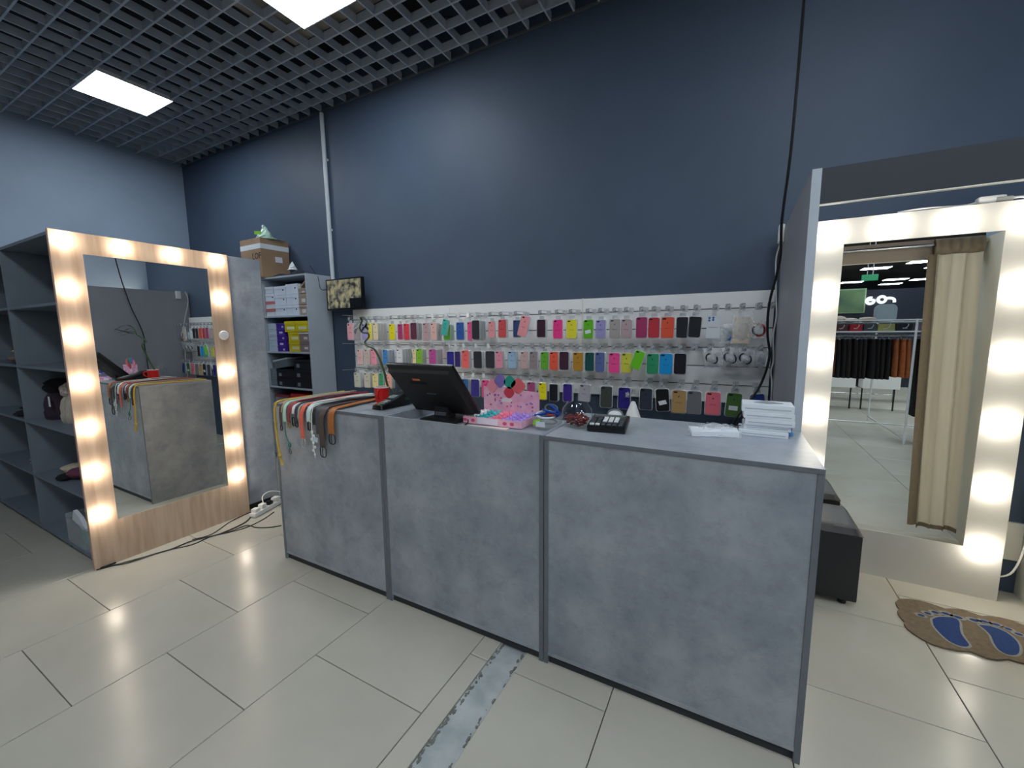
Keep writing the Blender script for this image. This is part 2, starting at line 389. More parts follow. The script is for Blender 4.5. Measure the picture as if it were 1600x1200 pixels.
# ------------------------------------------------------------------ lit mirrors
def lit_mirror(label, plane, face, a0, a1, z1, m0, m1, mz0, mz1, fmat, emat_, bulbs, depth, off=()):
    """plane 'x': board spans y a0..a1 and faces +x at x=face; plane 'y': spans x and faces -y at y=face"""
    f = (lambda a, b, c: (c, a, b)) if plane == 'x' else (lambda a, b, c: (a, c, b))
    s = 1 if plane == 'x' else -1
    t = thing('lighted_mirror', label, 'mirror', f((a0 + a1) / 2, 0, face - s * depth / 2))
    def bx(mb, u0, u1, v0, v1, d0, d1, bev=0):
        p, q = f(u0, v0, face + s * d0), f(u1, v1, face + s * d1)
        mb.box(min(p[0], q[0]), max(p[0], q[0]), min(p[1], q[1]), max(p[1], q[1]), p[2], q[2], bev)
    for (u0, u1, v0, v1) in ((a0, m0, 0, z1), (m1, a1, 0, z1), (m0, m1, 0, mz0), (m0, m1, mz1, z1)):
        mb = MB(); bx(mb, u0, u1, v0, v1, -depth, 0); obj('frame_board', mb, fmat, t)
    for e0, e1 in ((a0 - 0.001, a0), (a1, a1 + 0.001)):
        mb = MB(); bx(mb, e0, e1, 0, z1, -depth, -0.001); obj('edge_band', mb, emat_, t)
    mb = MB(); bx(mb, m0, m1, mz0, mz1, -0.010, -0.003); obj('mirror_glass', mb, MIRROR, t)
    for k, (u, v) in enumerate(bulbs):
        c = Vector(f(u, v, face)); n = Vector(f(0, 0, s))
        unlit = k in off
        if unlit:
            mb = MB(); prof = [(0.033, 0.0), (0.034, 0.006), (0.028, 0.012), (0.0, 0.014)]
        else:
            mb = MB(); prof = [(0.0, 0.062), (0.012, 0.0605), (0.022, 0.056), (0.030, 0.047), (0.033, 0.036), (0.031, 0.024), (0.025, 0.014), (0.019, 0.008)]
        u1 = n.orthogonal().normalized(); v1 = n.cross(u1)
        rings = [mb.ring([c + n * h + (u1 * math.cos(2 * math.pi * i / 16) + v1 * math.sin(2 * math.pi * i / 16)) * max(r, 0.0005) for i in range(16)]) for r, h in prof]
        mb.skin(rings)
        b = obj('bulb', mb, WHITEP if unlit else (BULB_W if plane == 'x' else BULB_W2), t, smooth=True, label='unlit white lamp holder' if unlit else None)
        mb = MB().cyl(c, c + n * 0.009, 0.024, 0.021, 16); obj('lamp_holder', mb, WHITEP, b)
    return t
zb = [0.335 + 0.269 * k for k in range(7)]
lit_mirror('tall mirror in a pale wooden frame with glowing bulbs, beside the open shelving', 'x', -3.340, 0.855, 1.765, 2.0, 0.985, 1.628, 0.272, 1.882, OAK, OAKEDGE,
           [(0.907, z) for z in zb] + [(1.693, z) for z in zb] + [(1.16, 1.949), (1.42, 1.949)], 0.025, off=(11,))
zr = [0.269 + 0.335 * k for k in range(6)]
lit_mirror('tall mirror in a white frame with glowing bulbs, standing in the fitting cabin', 'y', 2.948, 0.372, 1.282, 2.022, 0.512, 1.133, 0.268, 1.886, FRAMEW, FRAMEW,
           [(0.44, z) for z in zr[1:]] + [(1.204, z) for z in zr] + [(0.70, 1.95), (0.955, 1.945)], 0.12)

# ------------------------------------------------------------------ fitting cabin
t = thing('partition_panel', 'tall grey partition board between phone accessories and fitting cabin', 'partition', (0.247, 2.54, 0))
obj('board', MB().box(0.232, 0.262, 2.004, 3.088, 0.0, 2.02, 0.001), GREYPAN, t)
obj('edge_band', MB().box(0.2315, 0.2625, 2.0, 2.004, 0.0, 2.0205), LTGREY, t, label='pale blue grey front edge band')
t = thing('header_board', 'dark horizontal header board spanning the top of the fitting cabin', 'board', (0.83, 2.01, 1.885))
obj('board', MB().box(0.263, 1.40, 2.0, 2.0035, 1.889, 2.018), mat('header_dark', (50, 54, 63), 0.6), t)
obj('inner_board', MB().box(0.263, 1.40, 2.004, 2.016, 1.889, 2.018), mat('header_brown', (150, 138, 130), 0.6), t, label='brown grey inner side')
obj('bottom_edge', MB().box(0.263, 1.40, 1.9995, 2.0165, 1.885, 1.889), WHITEL, t, label='thin lower edge whitened for the bulb light on it')  # white paints in the bulb light caught by the lower edge
o = obj('cabin_side_panel', MB().box(1.40, 1.416, 2.0, 3.088, 0.0, 2.0, 0.001), mat('cabin_panel', (206, 206, 196), 0.5), loc=(1.408, 2.54, 0))
tag(o, 'pale side panel closing the fitting cabin at the right picture edge', 'panel')
t = thing('coat_hook', 'small dark coat hook on the pale side panel of the cabin', 'hook', (1.39, 2.42, 1.65))
obj('plate', MB().box(1.394, 1.3995, 2.40, 2.44, 1.63, 1.67, 0.002), BLACKM, t)
obj('prong', MB().tube([(1.396, 2.42, 1.655), (1.37, 2.42, 1.652), (1.345, 2.42, 1.66)], 0.006), BLACKM, t)
o = obj('curtain_rod', MB().cyl((0.264, 2.068, 1.975), (1.399, 2.068, 1.975), 0.011, seg=12), CHROME, smooth=True, loc=(0.83, 2.068, 1.975))
tag(o, 'chrome curtain rod inside the cabin header, seen in the mirror', 'rod')
t = thing('curtain', 'cream fabric curtain with brown hems, seen in the white framed mirror', 'curtain', (1.27, 2.05, 0.06))
def fold(u, v, off=0.0, w0=1.150, w1=1.376):
    top = 1 - v
    x0 = w0 + 0.045 * v * 0.4; x = x0 + (w1 - x0) * u
    a = (0.020 + 0.022 * (1 - abs(v - 0.5))) * (0.55 + 0.45 * math.sin(7 * u + 1.3))
    ph = 2 * math.pi * 3.3 * u + 0.5 * math.sin(2.5 * v + 3 * u)
    y = 2.088 + 0.10 * v ** 1.5 + a * math.sin(ph) + 0.004 * math.sin(1.7 * ph + 1.7) + off
    return x + 0.012 * math.cos(ph), y
CREAM = mat('cream_fabric', (214, 210, 198), 0.85, noise=0.01, scale=4)
BROWNF = mat('brown_fabric', (120, 110, 96), 0.9, noise=0.05, scale=40)
obj('fabric', MB().grid(lambda u, v: (*fold(u, 1 - v), 0.085 + (1.905 - 0.085) * v), 90, 40), CREAM, t, smooth=True)
obj('rod_pocket', MB().grid(lambda u, v: (1.15 + 0.235 * u, 2.068 + 0.030 * math.cos(2 * math.pi * v) * (1 + 0.25 * math.sin(31 * u)), 1.958 + 0.052 * math.sin(2 * math.pi * v)), 40, 16), BROWNF, t, smooth=True)
obj('hem', MB().grid(lambda u, v: (fold(u, 1)[0], fold(u, 1)[1] - 0.001, 0.055 + 0.033 * v), 90, 2), BROWNF, t, smooth=True)
obj('side_hem', MB().grid(lambda u, v: (fold(0, 1 - v)[0] - 0.055 * u, fold(0, 1 - v)[1] + 0.03 * math.sin(2 * u), 0.075 + 1.83 * v), 6, 30), BROWNF, t, smooth=True)
# pouf
t = thing('pouf', 'black leatherette cube pouf between the counter end and white mirror', 'pouf', (0.45, 2.73, 0))
obj('body', MB().box(0.272, 0.620, 2.522, 2.880, 0.035, 0.388, 0.010), LEATHER, t, smooth=True)
mb = MB(); n_ = 16
def cush(u, v):
    x = 0.270 + 0.352 * u; y = 2.520 + 0.362 * v; e = min(u, 1 - u, v, 1 - v); k = min(1, e / 0.10)
    return (x, y, 0.389 + 0.031 * (1 - (1 - k) ** 2.2) + 0.006 * math.sin(math.pi * u) * math.sin(math.pi * v))
mb.grid(cush, n_, n_); obj('seat', mb, LEATHER, t, smooth=True)
for x, y in ((0.32, 2.57), (0.57, 2.57), (0.32, 2.84), (0.57, 2.84)): obj('foot', MB().cyl((x, y, 0.0), (x, y, 0.036), 0.018, 0.022), BLACKP, t)
# bath mat with footprints
def mp(p, z): q = atZ(1380 + p[0] * 0.1375, 910 + p[1] * 0.1375, z); return (q.x, q.y)
outline = [(140, 220), (180, 185), (300, 185), (420, 205), (560, 245), (700, 295), (800, 295), (900, 305), (1000, 340), (1110, 378), (1200, 380), (1320, 395), (1430, 420), (1540, 460), (1640, 500), (1780, 540), (1870, 590), (1900, 650), (1960, 700), (1980, 760), (1930, 800), (1960, 860), (1900, 910), (1760, 930), (1600, 915), (1500, 890), (1420, 865), (1300, 875), (1180, 855), (1080, 815), (990, 780), (850, 770), (700, 740), (560, 700), (440, 640), (340, 575), (270, 520), (235, 470), (240, 440), (200, 400), (165, 350), (160, 320), (185, 300), (155, 265)]
MATB = mat('brown_mat', (116, 102, 84), 0.95, noise=0.12, scale=60, bump=0.6, bscale=500)
t = thing('floor_mat', 'brown cloud-edged floor mat with two blue bare footprints', 'mat', (1.15, 2.8, 0))
obj('pile', MB().prism([mp(p, 0.008) for p in outline], 0.0005, 0.008), MATB, t)
def grow(poly, k):
    cx = sum(p[0] for p in poly) / len(poly); cy = sum(p[1] for p in poly) / len(poly); out = []
    for i, p in enumerate(poly):
        a, b = Vector(poly[i - 1]), Vector(poly[(i + 1) % len(poly)]); d = b - a; n = Vector((d.y, -d.x)).normalized()
        if n.dot(Vector((p[0] - cx, p[1] - cy))) < 0: n = -n
        out.append((p[0] + n.x * k, p[1] + n.y * k))
    return out
BLUEF = mat('blue_footprint', (22, 54, 108), 0.9, noise=0.1, scale=80); GREYF = mat('grey_outline', (136, 138, 134), 0.9)
for sole, toes in (([(560, 420), (620, 395), (720, 395), (820, 410), (865, 450), (870, 520), (890, 590), (940, 660), (975, 710), (940, 730), (850, 715), (740, 660), (640, 570), (575, 490)], [(430, 375, 1), (505, 352, 1), (590, 342, 1.05), (710, 355, 1.15), (850, 398, 1.2)]),
                   ([(1090, 485), (1180, 490), (1290, 520), (1400, 570), (1490, 640), (1540, 710), (1545, 790), (1500, 825), (1400, 815), (1310, 760), (1255, 680), (1220, 600), (1150, 530)], [(1030, 430, 1.2), (1150, 445, 1.1), (1285, 480, 1.05), (1420, 530, 1), (1540, 590, 1)])):
    s3 = [mp(p, 0.009) for p in sole]
    sp = spline([(*p, 0) for p in s3] + [(*s3[0], 0)], 3)[:-1]; s3 = [(p.x, p.y) for p in sp]
    fo = obj('footprint', MB().prism(grow(s3, 0.009), 0.0078, 0.0092), GREYF, t, label='grey outlined footprint')
    obj('sole', MB().prism(s3, 0.0085, 0.0100), BLUEF, fo, label='blue sole')
    for x, y, k in toes:
        q = mp((x, y), 0.009)
        for r, m_, z in ((0.020, GREYF, 0.0096), (0.0105, BLUEF, 0.0104)):
            obj('toe', MB().lathe([(r * k, 0.0075), (r * k, z)], (*q, 0), 14, sx=1.25, sy=0.9), m_, fo, label='blue toe print' if m_ is BLUEF else None)

# ------------------------------------------------------------------ counter
def counter(x0, x1, label, mid=False):
    y0, y1 = 1.48, 2.01; T = 0.018
    t = thing('counter_unit', label, 'counter', ((x0 + x1) / 2, (y0 + y1) / 2, 0))
    ts = 1.0 if mid else 0.983
    for a in (x0, x1 - T): obj('side_panel', MB().box(a, a + T, y0, y1, 0, ts, 0.0006), CONCDK if False else CONC, t)
    for a in (x0, x1 - T): obj('edge_band', MB().box(a, a + T, y0 - 0.001, y0, 0, ts), CONCDK, t, label='darker grey edge band')
    obj('front_panel', MB().box(x0 + T + 0.0005, x1 - T - 0.0005, y0 + 0.002, y0 + 0.018, 0.054, 1.0 if mid else 0.983), CONC, t)
    obj('bottom_panel', MB().box(x0 + T, x1 - T, y0 + 0.001, y1, 0.038, 0.0535), CONCTOP, t)
    obj('plinth_or_gap_shade', MB().box(x0 + T + 0.001, x1 - T - 0.001, y0 + 0.012, y0 + 0.028, 0.0, 0.0375), mat('gap_shadow_dark', (50, 53, 58), 0.7), t, label='dark strip for the shadow under the unit')  # dark board paints in the shadow of the gap under the unit
    obj('inner_shelf', MB().box(x0 + T, x1 - T, y0 + 0.05, y1 - 0.02, 0.50, 0.516), CONC, t)
    if mid: obj('worktop', MB().box(x0 + T, x1 - T, y0 + 0.0185, y1, 0.934, 0.95), CONCTOP, t)
    else:
        obj('worktop', MB().box(x0, x1, y0, y1, 0.984, 1.0, 0.0006), CONCTOP, t)
        obj('top_edge_band', MB().box(x0, x1, y0 - 0.001, y0 - 0.0001, 0.984, 0.9995), CONCDK, t, label='darker grey edge band')
    return t
counter(-2.445, -1.553, 'left grey concrete-look counter unit with belts hanging over its front')
counter(-1.548, -0.655, 'middle grey counter unit with sunken worktop holding the black screen', True)
counter(-0.650, 0.262, 'right and largest grey counter unit, carrying glass bowl and white boxes')
# ------------------------------------------------------------------ slatwall and everything on its hooks
YS = 3.055       # front face of the slat panels
t_sw = thing('slatwall', 'white grooved wall panel system on which the phone cases hang', 'wall panel', (-1.6, 3.07, 0.93))
zr_g = [1.559, 1.431, 1.305, 1.181, 1.057]       # grooves
edges = [0.935] + sorted(zr_g) + [1.668]
for x0, x1 in ((-3.53, -2.282), (-2.279, -1.030), (-1.024, 0.212)):
    for a, b in zip(edges, edges[1:]):
        obj('slat', MB().box(x0, x1, YS, 3.074, a + 0.0035, b - 0.0035, 0.0012), SLAT, t_sw)
    obj('backing_board', MB().box(x0, x1, 3.074, 3.089, 0.935, 1.668), GROOVE, t_sw, label='grey board behind the grooves')  # grey board shows between the slats
obj('joint_strip', MB().box(-1.030, -1.024, 3.052, 3.08, 0.935, 1.668), WHITEL, t_sw)

def hook_meshes():
    L = 0.15
    w = to_mesh('wire', MB().tube([(0, 0, 0), (0, -L + 0.02, 0.0), (0, -L + 0.004, 0.006), (0, -L, 0.014)], 0.0022, 5)
                .tube([(0, 0, 0.022), (0, -L - 0.012, 0.022), (0, -L - 0.02, 0.012)], 0.0018, 5)); w.materials.append(STEEL)
    p = to_mesh('mounting_plate', MB().box(-0.018, 0.018, -0.004, 0.0, -0.012, 0.026, 0.001)); p.materials.append(PLATEG)
    mb = MB().box(-0.013, 0.013, -L - 0.024, -L - 0.021, -0.014, 0.020, 0.0008); g = to_mesh('price_tag', mb)
    g.materials.append(mat('tag_grey', (188, 192, 196), 0.4, rgb2=(112, 116, 120), scale=90, stretch=(1, 1, 1)))
    return w, p, g
HW, HP, HG = hook_meshes()
def hook(x, z, label, y_end=None, gloss=False):
    t = thing('display_hook', label, 'hook', (x, YS - 0.0005, z))
    for n, me in (('wire', HW), ('mounting_plate', HP), ('price_tag', HG)):
        o = bpy.data.objects.new(n, me); COL.objects.link(o); o.parent = t
    if gloss: own_mat(o, mat('tag_white', (236, 238, 240), 0.1)); o['label'] = 'white glossy price tag'
    return t
# one phone case in a clear blister: origin at the top centre of its back face, 0.075 x 0.15
CW, CH = 0.075, 0.150
def case_meshes():
    f = lambda w, h, r, y0, y1, cz: MB().prism(rrect(w, h, r, 4, 0, cz), y0, y1, 'xz')
    cz = -0.020 - CH / 2
    sh = f(CW - 0.006, CH - 0.006, 0.012, -0.0135, -0.0035, cz)
    bmesh.ops.bevel(sh.bm, geom=[e for e in sh.bm.edges if abs(e.verts[0].co.y + 0.0135) < 1e-5 and abs(e.verts[1].co.y + 0.0135) < 1e-5], offset=0.0022, segments=2, affect='EDGES')
    shell = to_mesh('shell', sh, True)
    hole = to_mesh('camera_hole', MB().prism(rrect(0.020, 0.010, 0.0048, 4, -CW / 2 + 0.020, -0.020 - 0.015), -0.0142, -0.0130, 'xz')); hole.materials.append(mat('hole_dark', (26, 26, 30), 0.3))
    bl = MB(); o = rrect(CW + 0.003, CH + 0.003, 0.013, 4, 0, cz); i = rrect(CW - 0.004, CH - 0.004, 0.012, 4, 0, cz)
    rs = [bl.ring([(p[0], y, p[1]) for p in q]) for q, y in ((o, -0.0005), (o, -0.0125), (i, -0.0155), (i, -0.0150), (o, -0.0120))]
    bl.skin(rs, cap=False); blister = to_mesh('blister', bl, True); blister.materials.append(CLEARF)
    tb = MB().prism([(-0.020, -0.021), (0.020, -0.021), (0.017, 0.006), (-0.017, 0.006)], -0.0030, -0.0022, 'xz'); tab = to_mesh('hang_tab', tb); tab.materials.append(mat('tab_clear', (206, 212, 216), 0.3, alpha=0.6))
    pr = bmesh.new(); 
    m0 = MB(); cz2 = -0.020 - 0.043
    lp = [(0.0045 * (1 + 0.12 * math.cos(2 * a)) * math.cos(a), cz2 + 0.0050 * math.sin(a)) for a in [2 * math.pi * k / 16 for k in range(16)]]
    lp = [(x - (0.0016 if x > 0.0035 else 0), z) for x, z in lp]
    m0.prism(lp, -0.0142, -0.0134, 'xz'); m0.prism([(0.0002, cz2 + 0.0062), (0.0026, cz2 + 0.0064), (0.0028, cz2 + 0.009), (0.0006, cz2 + 0.0082)], -0.0142, -0.0134, 'xz')
    logo = to_mesh('emblem', m0); logo.materials.append(mat('emblem_grey', (70, 70, 76), 0.4, alpha=0.65))
    tx = text_mesh('iPhone', 0.0105, mat('emblem_grey', (70, 70, 76)), None, M_face((0, -0.0139, -0.020 - 0.082), (1, 0, 0), (0, 0, 1)), 'print'); tme = tx.data; bpy.data.objects.remove(tx)
    return shell, hole, blister, tab, logo, tme
M_SH, M_HO, M_BL, M_TB, M_LG, M_TX = case_meshes()
M_SH.materials.append(BLACKP)
def shell_mat(rgb):
    return mat('silicone_%d_%d_%d' % rgb, tuple(min(255, int(v * 1.0)) for v in rgb), 0.55, noise=0.01)
def phone_case(x, y, z, w, h, rgb, label, group, tilt=0.0, yaw=0.0, logo=True, hole=True, parts=True):
    t = thing('phone_case', label, 'phone case', (x, y, z + 0.020 * h / CH), group, rot=(0, tilt, yaw)); t.scale = (w / CW, 1, h / CH)
    lst = [('shell', M_SH), ('blister', M_BL), ('hang_tab', M_TB)] if parts else [('shell', M_SH), ('blister', M_BL)]
    if hole: lst.append(('camera_hole', M_HO))
    if logo: lst += [('emblem', M_LG), ('print', M_TX)]
    for n, me in lst:
        o = bpy.data.objects.new(n, me); COL.objects.link(o); o.parent = t
        if n == 'shell': own_mat(o, shell_mat(rgb))
    return t
A_ = lambda a, b, c, d: (540 + a * .1375, 540 + b * .1375, 460 + c * .1375, 460 + d * .1375)
B_ = lambda a, b, c, d: (720 + a * .1375, 720 + b * .1375, 460 + c * .1375, 460 + d * .1375)
C_ = lambda a, b, c, d: (900 + a * .1375, 900 + b * .1375, 460 + c * .1375, 460 + d * .1375)
E_ = lambda a, b, c, d: (900 + a * .1375, 900 + b * .1375, 560 + c * .1375, 560 + d * .1375)
F_ = lambda a, b, c, d: (1040 + a * .15625, 1040 + b * .15625, 560 + c * .15625, 560 + d * .15625)
# (px box, colour, colour words, packages hanging behind, tilt degrees, sticker)
ROW1 = [(A_(25, 107, 328, 520), (236, 172, 182), 'pale pink', 4, 0), (A_(190, 262, 330, 515), (172, 160, 214), 'lavender', 0, 0), (A_(262, 318, 325, 520), (238, 222, 84), 'lemon yellow', 0, 0),
        (A_(318, 385, 320, 520), (238, 222, 180), 'cream', 5, 0), (A_(498, 578, 335, 520), (240, 226, 28), 'bright yellow', 0, 0), (A_(597, 665, 335, 515), (176, 52, 112), 'magenta', 0, 0),
        (A_(665, 742, 330, 520), (226, 66, 84), 'red', 0, 0), (A_(742, 825, 320, 515), (98, 42, 72), 'plum', 3, 0), (A_(883, 965, 320, 525), (196, 164, 168), 'dusty mauve', 0, 0),
        (A_(970, 1050, 320, 520), (236, 190, 180), 'peach', 3, 0), (A_(1120, 1205, 345, 520), (92, 196, 46), 'lime green', 2, 0), (A_(1262, 1360, 315, 520), (38, 92, 178), 'royal blue', 0, 0),
        (A_(1390, 1450, 310, 525), (244, 88, 150), 'hot pink', 0, 0), (A_(1440, 1535, 292, 515), (34, 38, 50), 'black', 4, 0), (B_(318, 402, 305, 495), (238, 160, 166), 'rosy pink', 0, 0),
        (B_(430, 528, 285, 492), (218, 82, 86), 'coral red', 1, 0), (B_(600, 690, 290, 490), (44, 70, 120), 'navy', 0, 0), (B_(870, 972, 285, 490), (58, 26, 46), 'dark maroon', 1, 0),
        (B_(1052, 1164, 285, 505), (250, 62, 146), 'neon pink', 0, 0), (B_(1205, 1325, 285, 505), (236, 226, 52), 'vivid yellow', 0, 0), (B_(1398, 1510, 285, 505), (98, 190, 26), 'grass green', 0, 0),
        (C_(228, 342, 290, 500), (160, 152, 206), 'lilac', 0, 0), (C_(384, 505, 280, 497), (172, 164, 160), 'stone grey', 0, 0), (C_(513, 636, 280, 497), (184, 162, 166), 'dusky pink', 0, 0),
        (C_(684, 812, 256, 497), (166, 54, 104), 'raspberry', 0, 0), (C_(822, 953, 262, 497), (196, 54, 64), 'crimson', 0, 0), (C_(968, 1116, 256, 500), (234, 92, 64), 'orange', 0, 0),
        (C_(1142, 1277, 255, 497), (30, 33, 42), 'jet black', 0, 0), (C_(1285, 1430, 250, 492), (28, 31, 40), 'midnight black', 0, 3)]
ROW2 = [(A_(138, 212, 622, 800), (234, 190, 186), 'blush pink', 0, 0), (A_(222, 292, 620, 800), (212, 192, 184), 'sand grey', 0, 0), (A_(292, 368, 615, 802), (248, 158, 178), 'bubblegum pink', 3, 0),
        (A_(428, 498, 625, 803), (72, 138, 206), 'sky blue', 4, 0), (A_(580, 665, 615, 803), (232, 234, 236), 'white', 5, 0), (A_(768, 815, 620, 810), (240, 224, 160), 'pale yellow', 0, 0),
        (A_(810, 888, 615, 812), (136, 200, 44), 'apple green', 2, 0), (A_(953, 1045, 620, 815), (200, 80, 160), 'orchid purple', 4, 0), (A_(1158, 1247, 645, 828), (36, 28, 150), 'ultramarine', 0, 0),
        (A_(1245, 1318, 645, 828), (52, 38, 118), 'indigo', 0, 0), (A_(1323, 1418, 632, 840), (255, 112, 112), 'salmon', 1, 0), (A_(1458, 1563, 642, 842), (32, 38, 50), 'black', 1, 0),
        (B_(285, 398, 640, 842), (44, 46, 58), 'charcoal', 0, 0), (B_(398, 488, 640, 842), (242, 158, 176), 'soft pink', 1, 0), (B_(540, 640, 640, 845), (164, 196, 224), 'pale blue', 1, 0),
        (B_(683, 775, 645, 848), (210, 176, 172), 'dusty rose', 0, 0), (B_(787, 880, 645, 852), (158, 144, 148), 'mauve grey', 0, 0), (B_(912, 1004, 650, 858), (104, 184, 50), 'leaf green', 0, 0),
        (B_(1012, 1115, 648, 864), (244, 96, 68), 'tangerine', 0, 0), (B_(1124, 1235, 648, 860), (68, 34, 56), 'aubergine', 1, 0), (B_(1278, 1398, 655, 872), (190, 138, 44), 'mustard', 0, 0),
        (C_(106, 212, 655, 875), (14, 80, 80), 'dark teal', 0, 0), (C_(222, 330, 655, 884), (92, 108, 162), 'slate blue', 1, 0), (C_(374, 502, 660, 898), (250, 80, 154), 'shocking pink', 0, 0),
        (C_(516, 640, 662, 894), (216, 212, 72), 'mustard yellow', 0, 0), (C_(806, 940, 668, 908), (48, 160, 108), 'emerald', 0, 0), (C_(950, 1098, 668, 914), (14, 158, 228), 'azure blue', 0, 0),
        (C_(1116, 1252, 667, 912), (24, 22, 32), 'jet black', 0, 0)]
ROW3 = [(A_(103, 188, 885, 1058), (204, 204, 190), 'pale grey', 1, 0), (A_(213, 298, 885, 1062), (208, 204, 188), 'ivory grey', 1, 0), (A_(308, 388, 893, 1066), (240, 222, 160), 'butter yellow', 1, 0),
        (A_(392, 445, 893, 1066), (60, 170, 110), 'mint green', 0, 0), (A_(450, 545, 900, 1070), (246, 176, 160), 'apricot', 1, 0), (A_(1325, 1412, 955, 1160), (44, 110, 170), 'steel blue', 1, 0),
        (A_(1428, 1532, 958, 1165), (62, 50, 146), 'glossy indigo', 0, 0), (B_(243, 337, 965, 1175), (250, 84, 150), 'fuchsia', 0, 0), (B_(630, 725, 985, 1190), (30, 30, 38), 'black', 0, 0),
        (B_(760, 855, 990, 1195), (186, 82, 128), 'mulberry', 1, 0), (B_(888, 982, 998, 1200), (246, 232, 24), 'canary yellow', 0, 0), (B_(1012, 1110, 1012, 1215), (20, 22, 34), 'ink black', 1, 0),
        (B_(1168, 1272, 1012, 1222), (62, 36, 140), 'violet', 1, 0), (E_(42, 172, 290, 496), (176, 172, 182), 'silver grey', 0, 3), (E_(282, 415, 308, 562), (66, 72, 68), 'dark olive', 0, 0),
        (E_(482, 620, 322, 577), (44, 32, 128), 'deep indigo', 0, 0), (E_(727, 868, 333, 587), (50, 56, 72), 'slate grey', 0, 0), (E_(898, 1045, 338, 602), (18, 18, 22), 'black', 0, -5),
        (E_(1092, 1250, 352, 627), (186, 150, 98), 'gold', 0, 0), (E_(1262, 1420, 362, 634), (118, 118, 122), 'mouse grey', 0, 0), (F_(400, 548, 328, 572), (240, 118, 136), 'flamingo pink', 0, 0),
        (F_(615, 762, 338, 588), (76, 118, 58), 'moss green', 0, 3), (F_(832, 968, 348, 590), (30, 62, 140), 'cobalt blue', 0, -8)]
LOGO_OFF = {'black', 'jet black', 'midnight black', 'plum', 'crimson', 'raspberry', 'dark maroon', 'navy', 'mouse grey'}
STICK = {}
used_lab = set()
for rows, ri, ynear in ((ROW1, 'top', 1.559), (ROW2, 'middle', 1.305), (ROW3, 'bottom', 1.057)):
    n = len(rows)
    for i, (b, rgb, cw, nb, tl) in enumerate(rows):
        x0, x1, y0, y1 = b; front = YS - 0.150 if nb > 1 or x0 < 700 else YS - 0.135
        if nb == 0 and x0 < 700: front -= 0.0
        p0, p1 = atY(x0, y0, front), atY(x1, y1, front)
        w = p1.x - p0.x; h = p0.z - p1.z; x = (p0.x + p1.x) / 2
        lf = rows[i - 1][2] if i else None; rt = rows[i + 1][2] if i < n - 1 else None
        nb_txt = ('between %s and %s ones' % (lf, rt)) if lf and rt else ('left end, beside the %s one' % rt if rt else 'right end, beside the %s one' % lf)
        lab = '%s phone case, %s hook row, %s' % (cw, ri, nb_txt)
        tilt = math.radians(tl)
        pc = phone_case(x, front, p0.z, w, h, rgb, lab, 'phone cases on the %s row of hooks' % ri, tilt=tilt, logo=cw not in LOGO_OFF)
        for k in range(nb):
            phone_case(x + 0.001 * (k % 2), front + 0.020 * (k + 1), p0.z - 0.002 * ((k * 7) % 3), w, h, rgb if k % 2 else (190, 186, 182), 'packaged phone case hanging just behind the %s one in the %s row' % (cw, ri),
                       'packaged cases behind the %s case of the %s row' % (cw, ri), tilt=tilt, logo=False, hole=False, parts=False)
        hz = {'top': 1.559, 'middle': 1.305, 'bottom': 1.057}[ri]
        hook(x, hz, 'wire hook holding the %s phone case, %s row%s' % (cw, ri, ', beside the %s one' % lf if cw == 'black' else ''), gloss=(690 < x0 < 770 and ri != 'top') or (x0 > 660 and x0 < 755 and ri == 'top'))
        if cw == 'grass green' or (cw == 'black' and ri == 'bottom' and tl) or (cw == 'moss green'):
            mb = MB().box(-0.021, 0.021, -0.0165, -0.0158, -0.0135, 0.0135, rot=Matrix.Rotation(math.radians(-14 if cw != 'moss green' else 0), 3, 'Y'))
            o = obj('price_sticker', mb, PAPER, pc, local=True); o.location = (0.0, 0, -0.115 if cw != 'black' else -0.112)
            o['label'] = 'white price sticker'
# tilted cases that hang crookedly over their neighbours
for (b, rgb, cw, tl, lab) in ((A_(1108, 1188, 285, 475), (66, 190, 176), 'turquoise', 14, 'turquoise phone case hanging crookedly over the lime green one, top row'),
                              (B_(690, 795, 247, 492), (244, 160, 166), 'rose', 15, 'light pink phone case hanging crookedly over the navy one, top row'),
                              (C_(668, 785, 642, 868), (112, 206, 34), 'lime', 18, 'lime green phone case hanging crookedly in the middle row, before the emerald one')):
    y = YS - 0.172; p0, p1 = atY(b[0], b[2], y), atY(b[1], b[3], y)
    phone_case((p0.x + p1.x) / 2 + 0.012, y, p0.z, p1.x - p0.x, (p0.z - p1.z) * 0.98, rgb, lab, 'crookedly hanging phone cases', tilt=math.radians(tl), logo=tl != 18)
hook(atY(1000, 543, YS - .14).x, 1.305, 'wire hook holding the crookedly hanging lime green case, middle row')
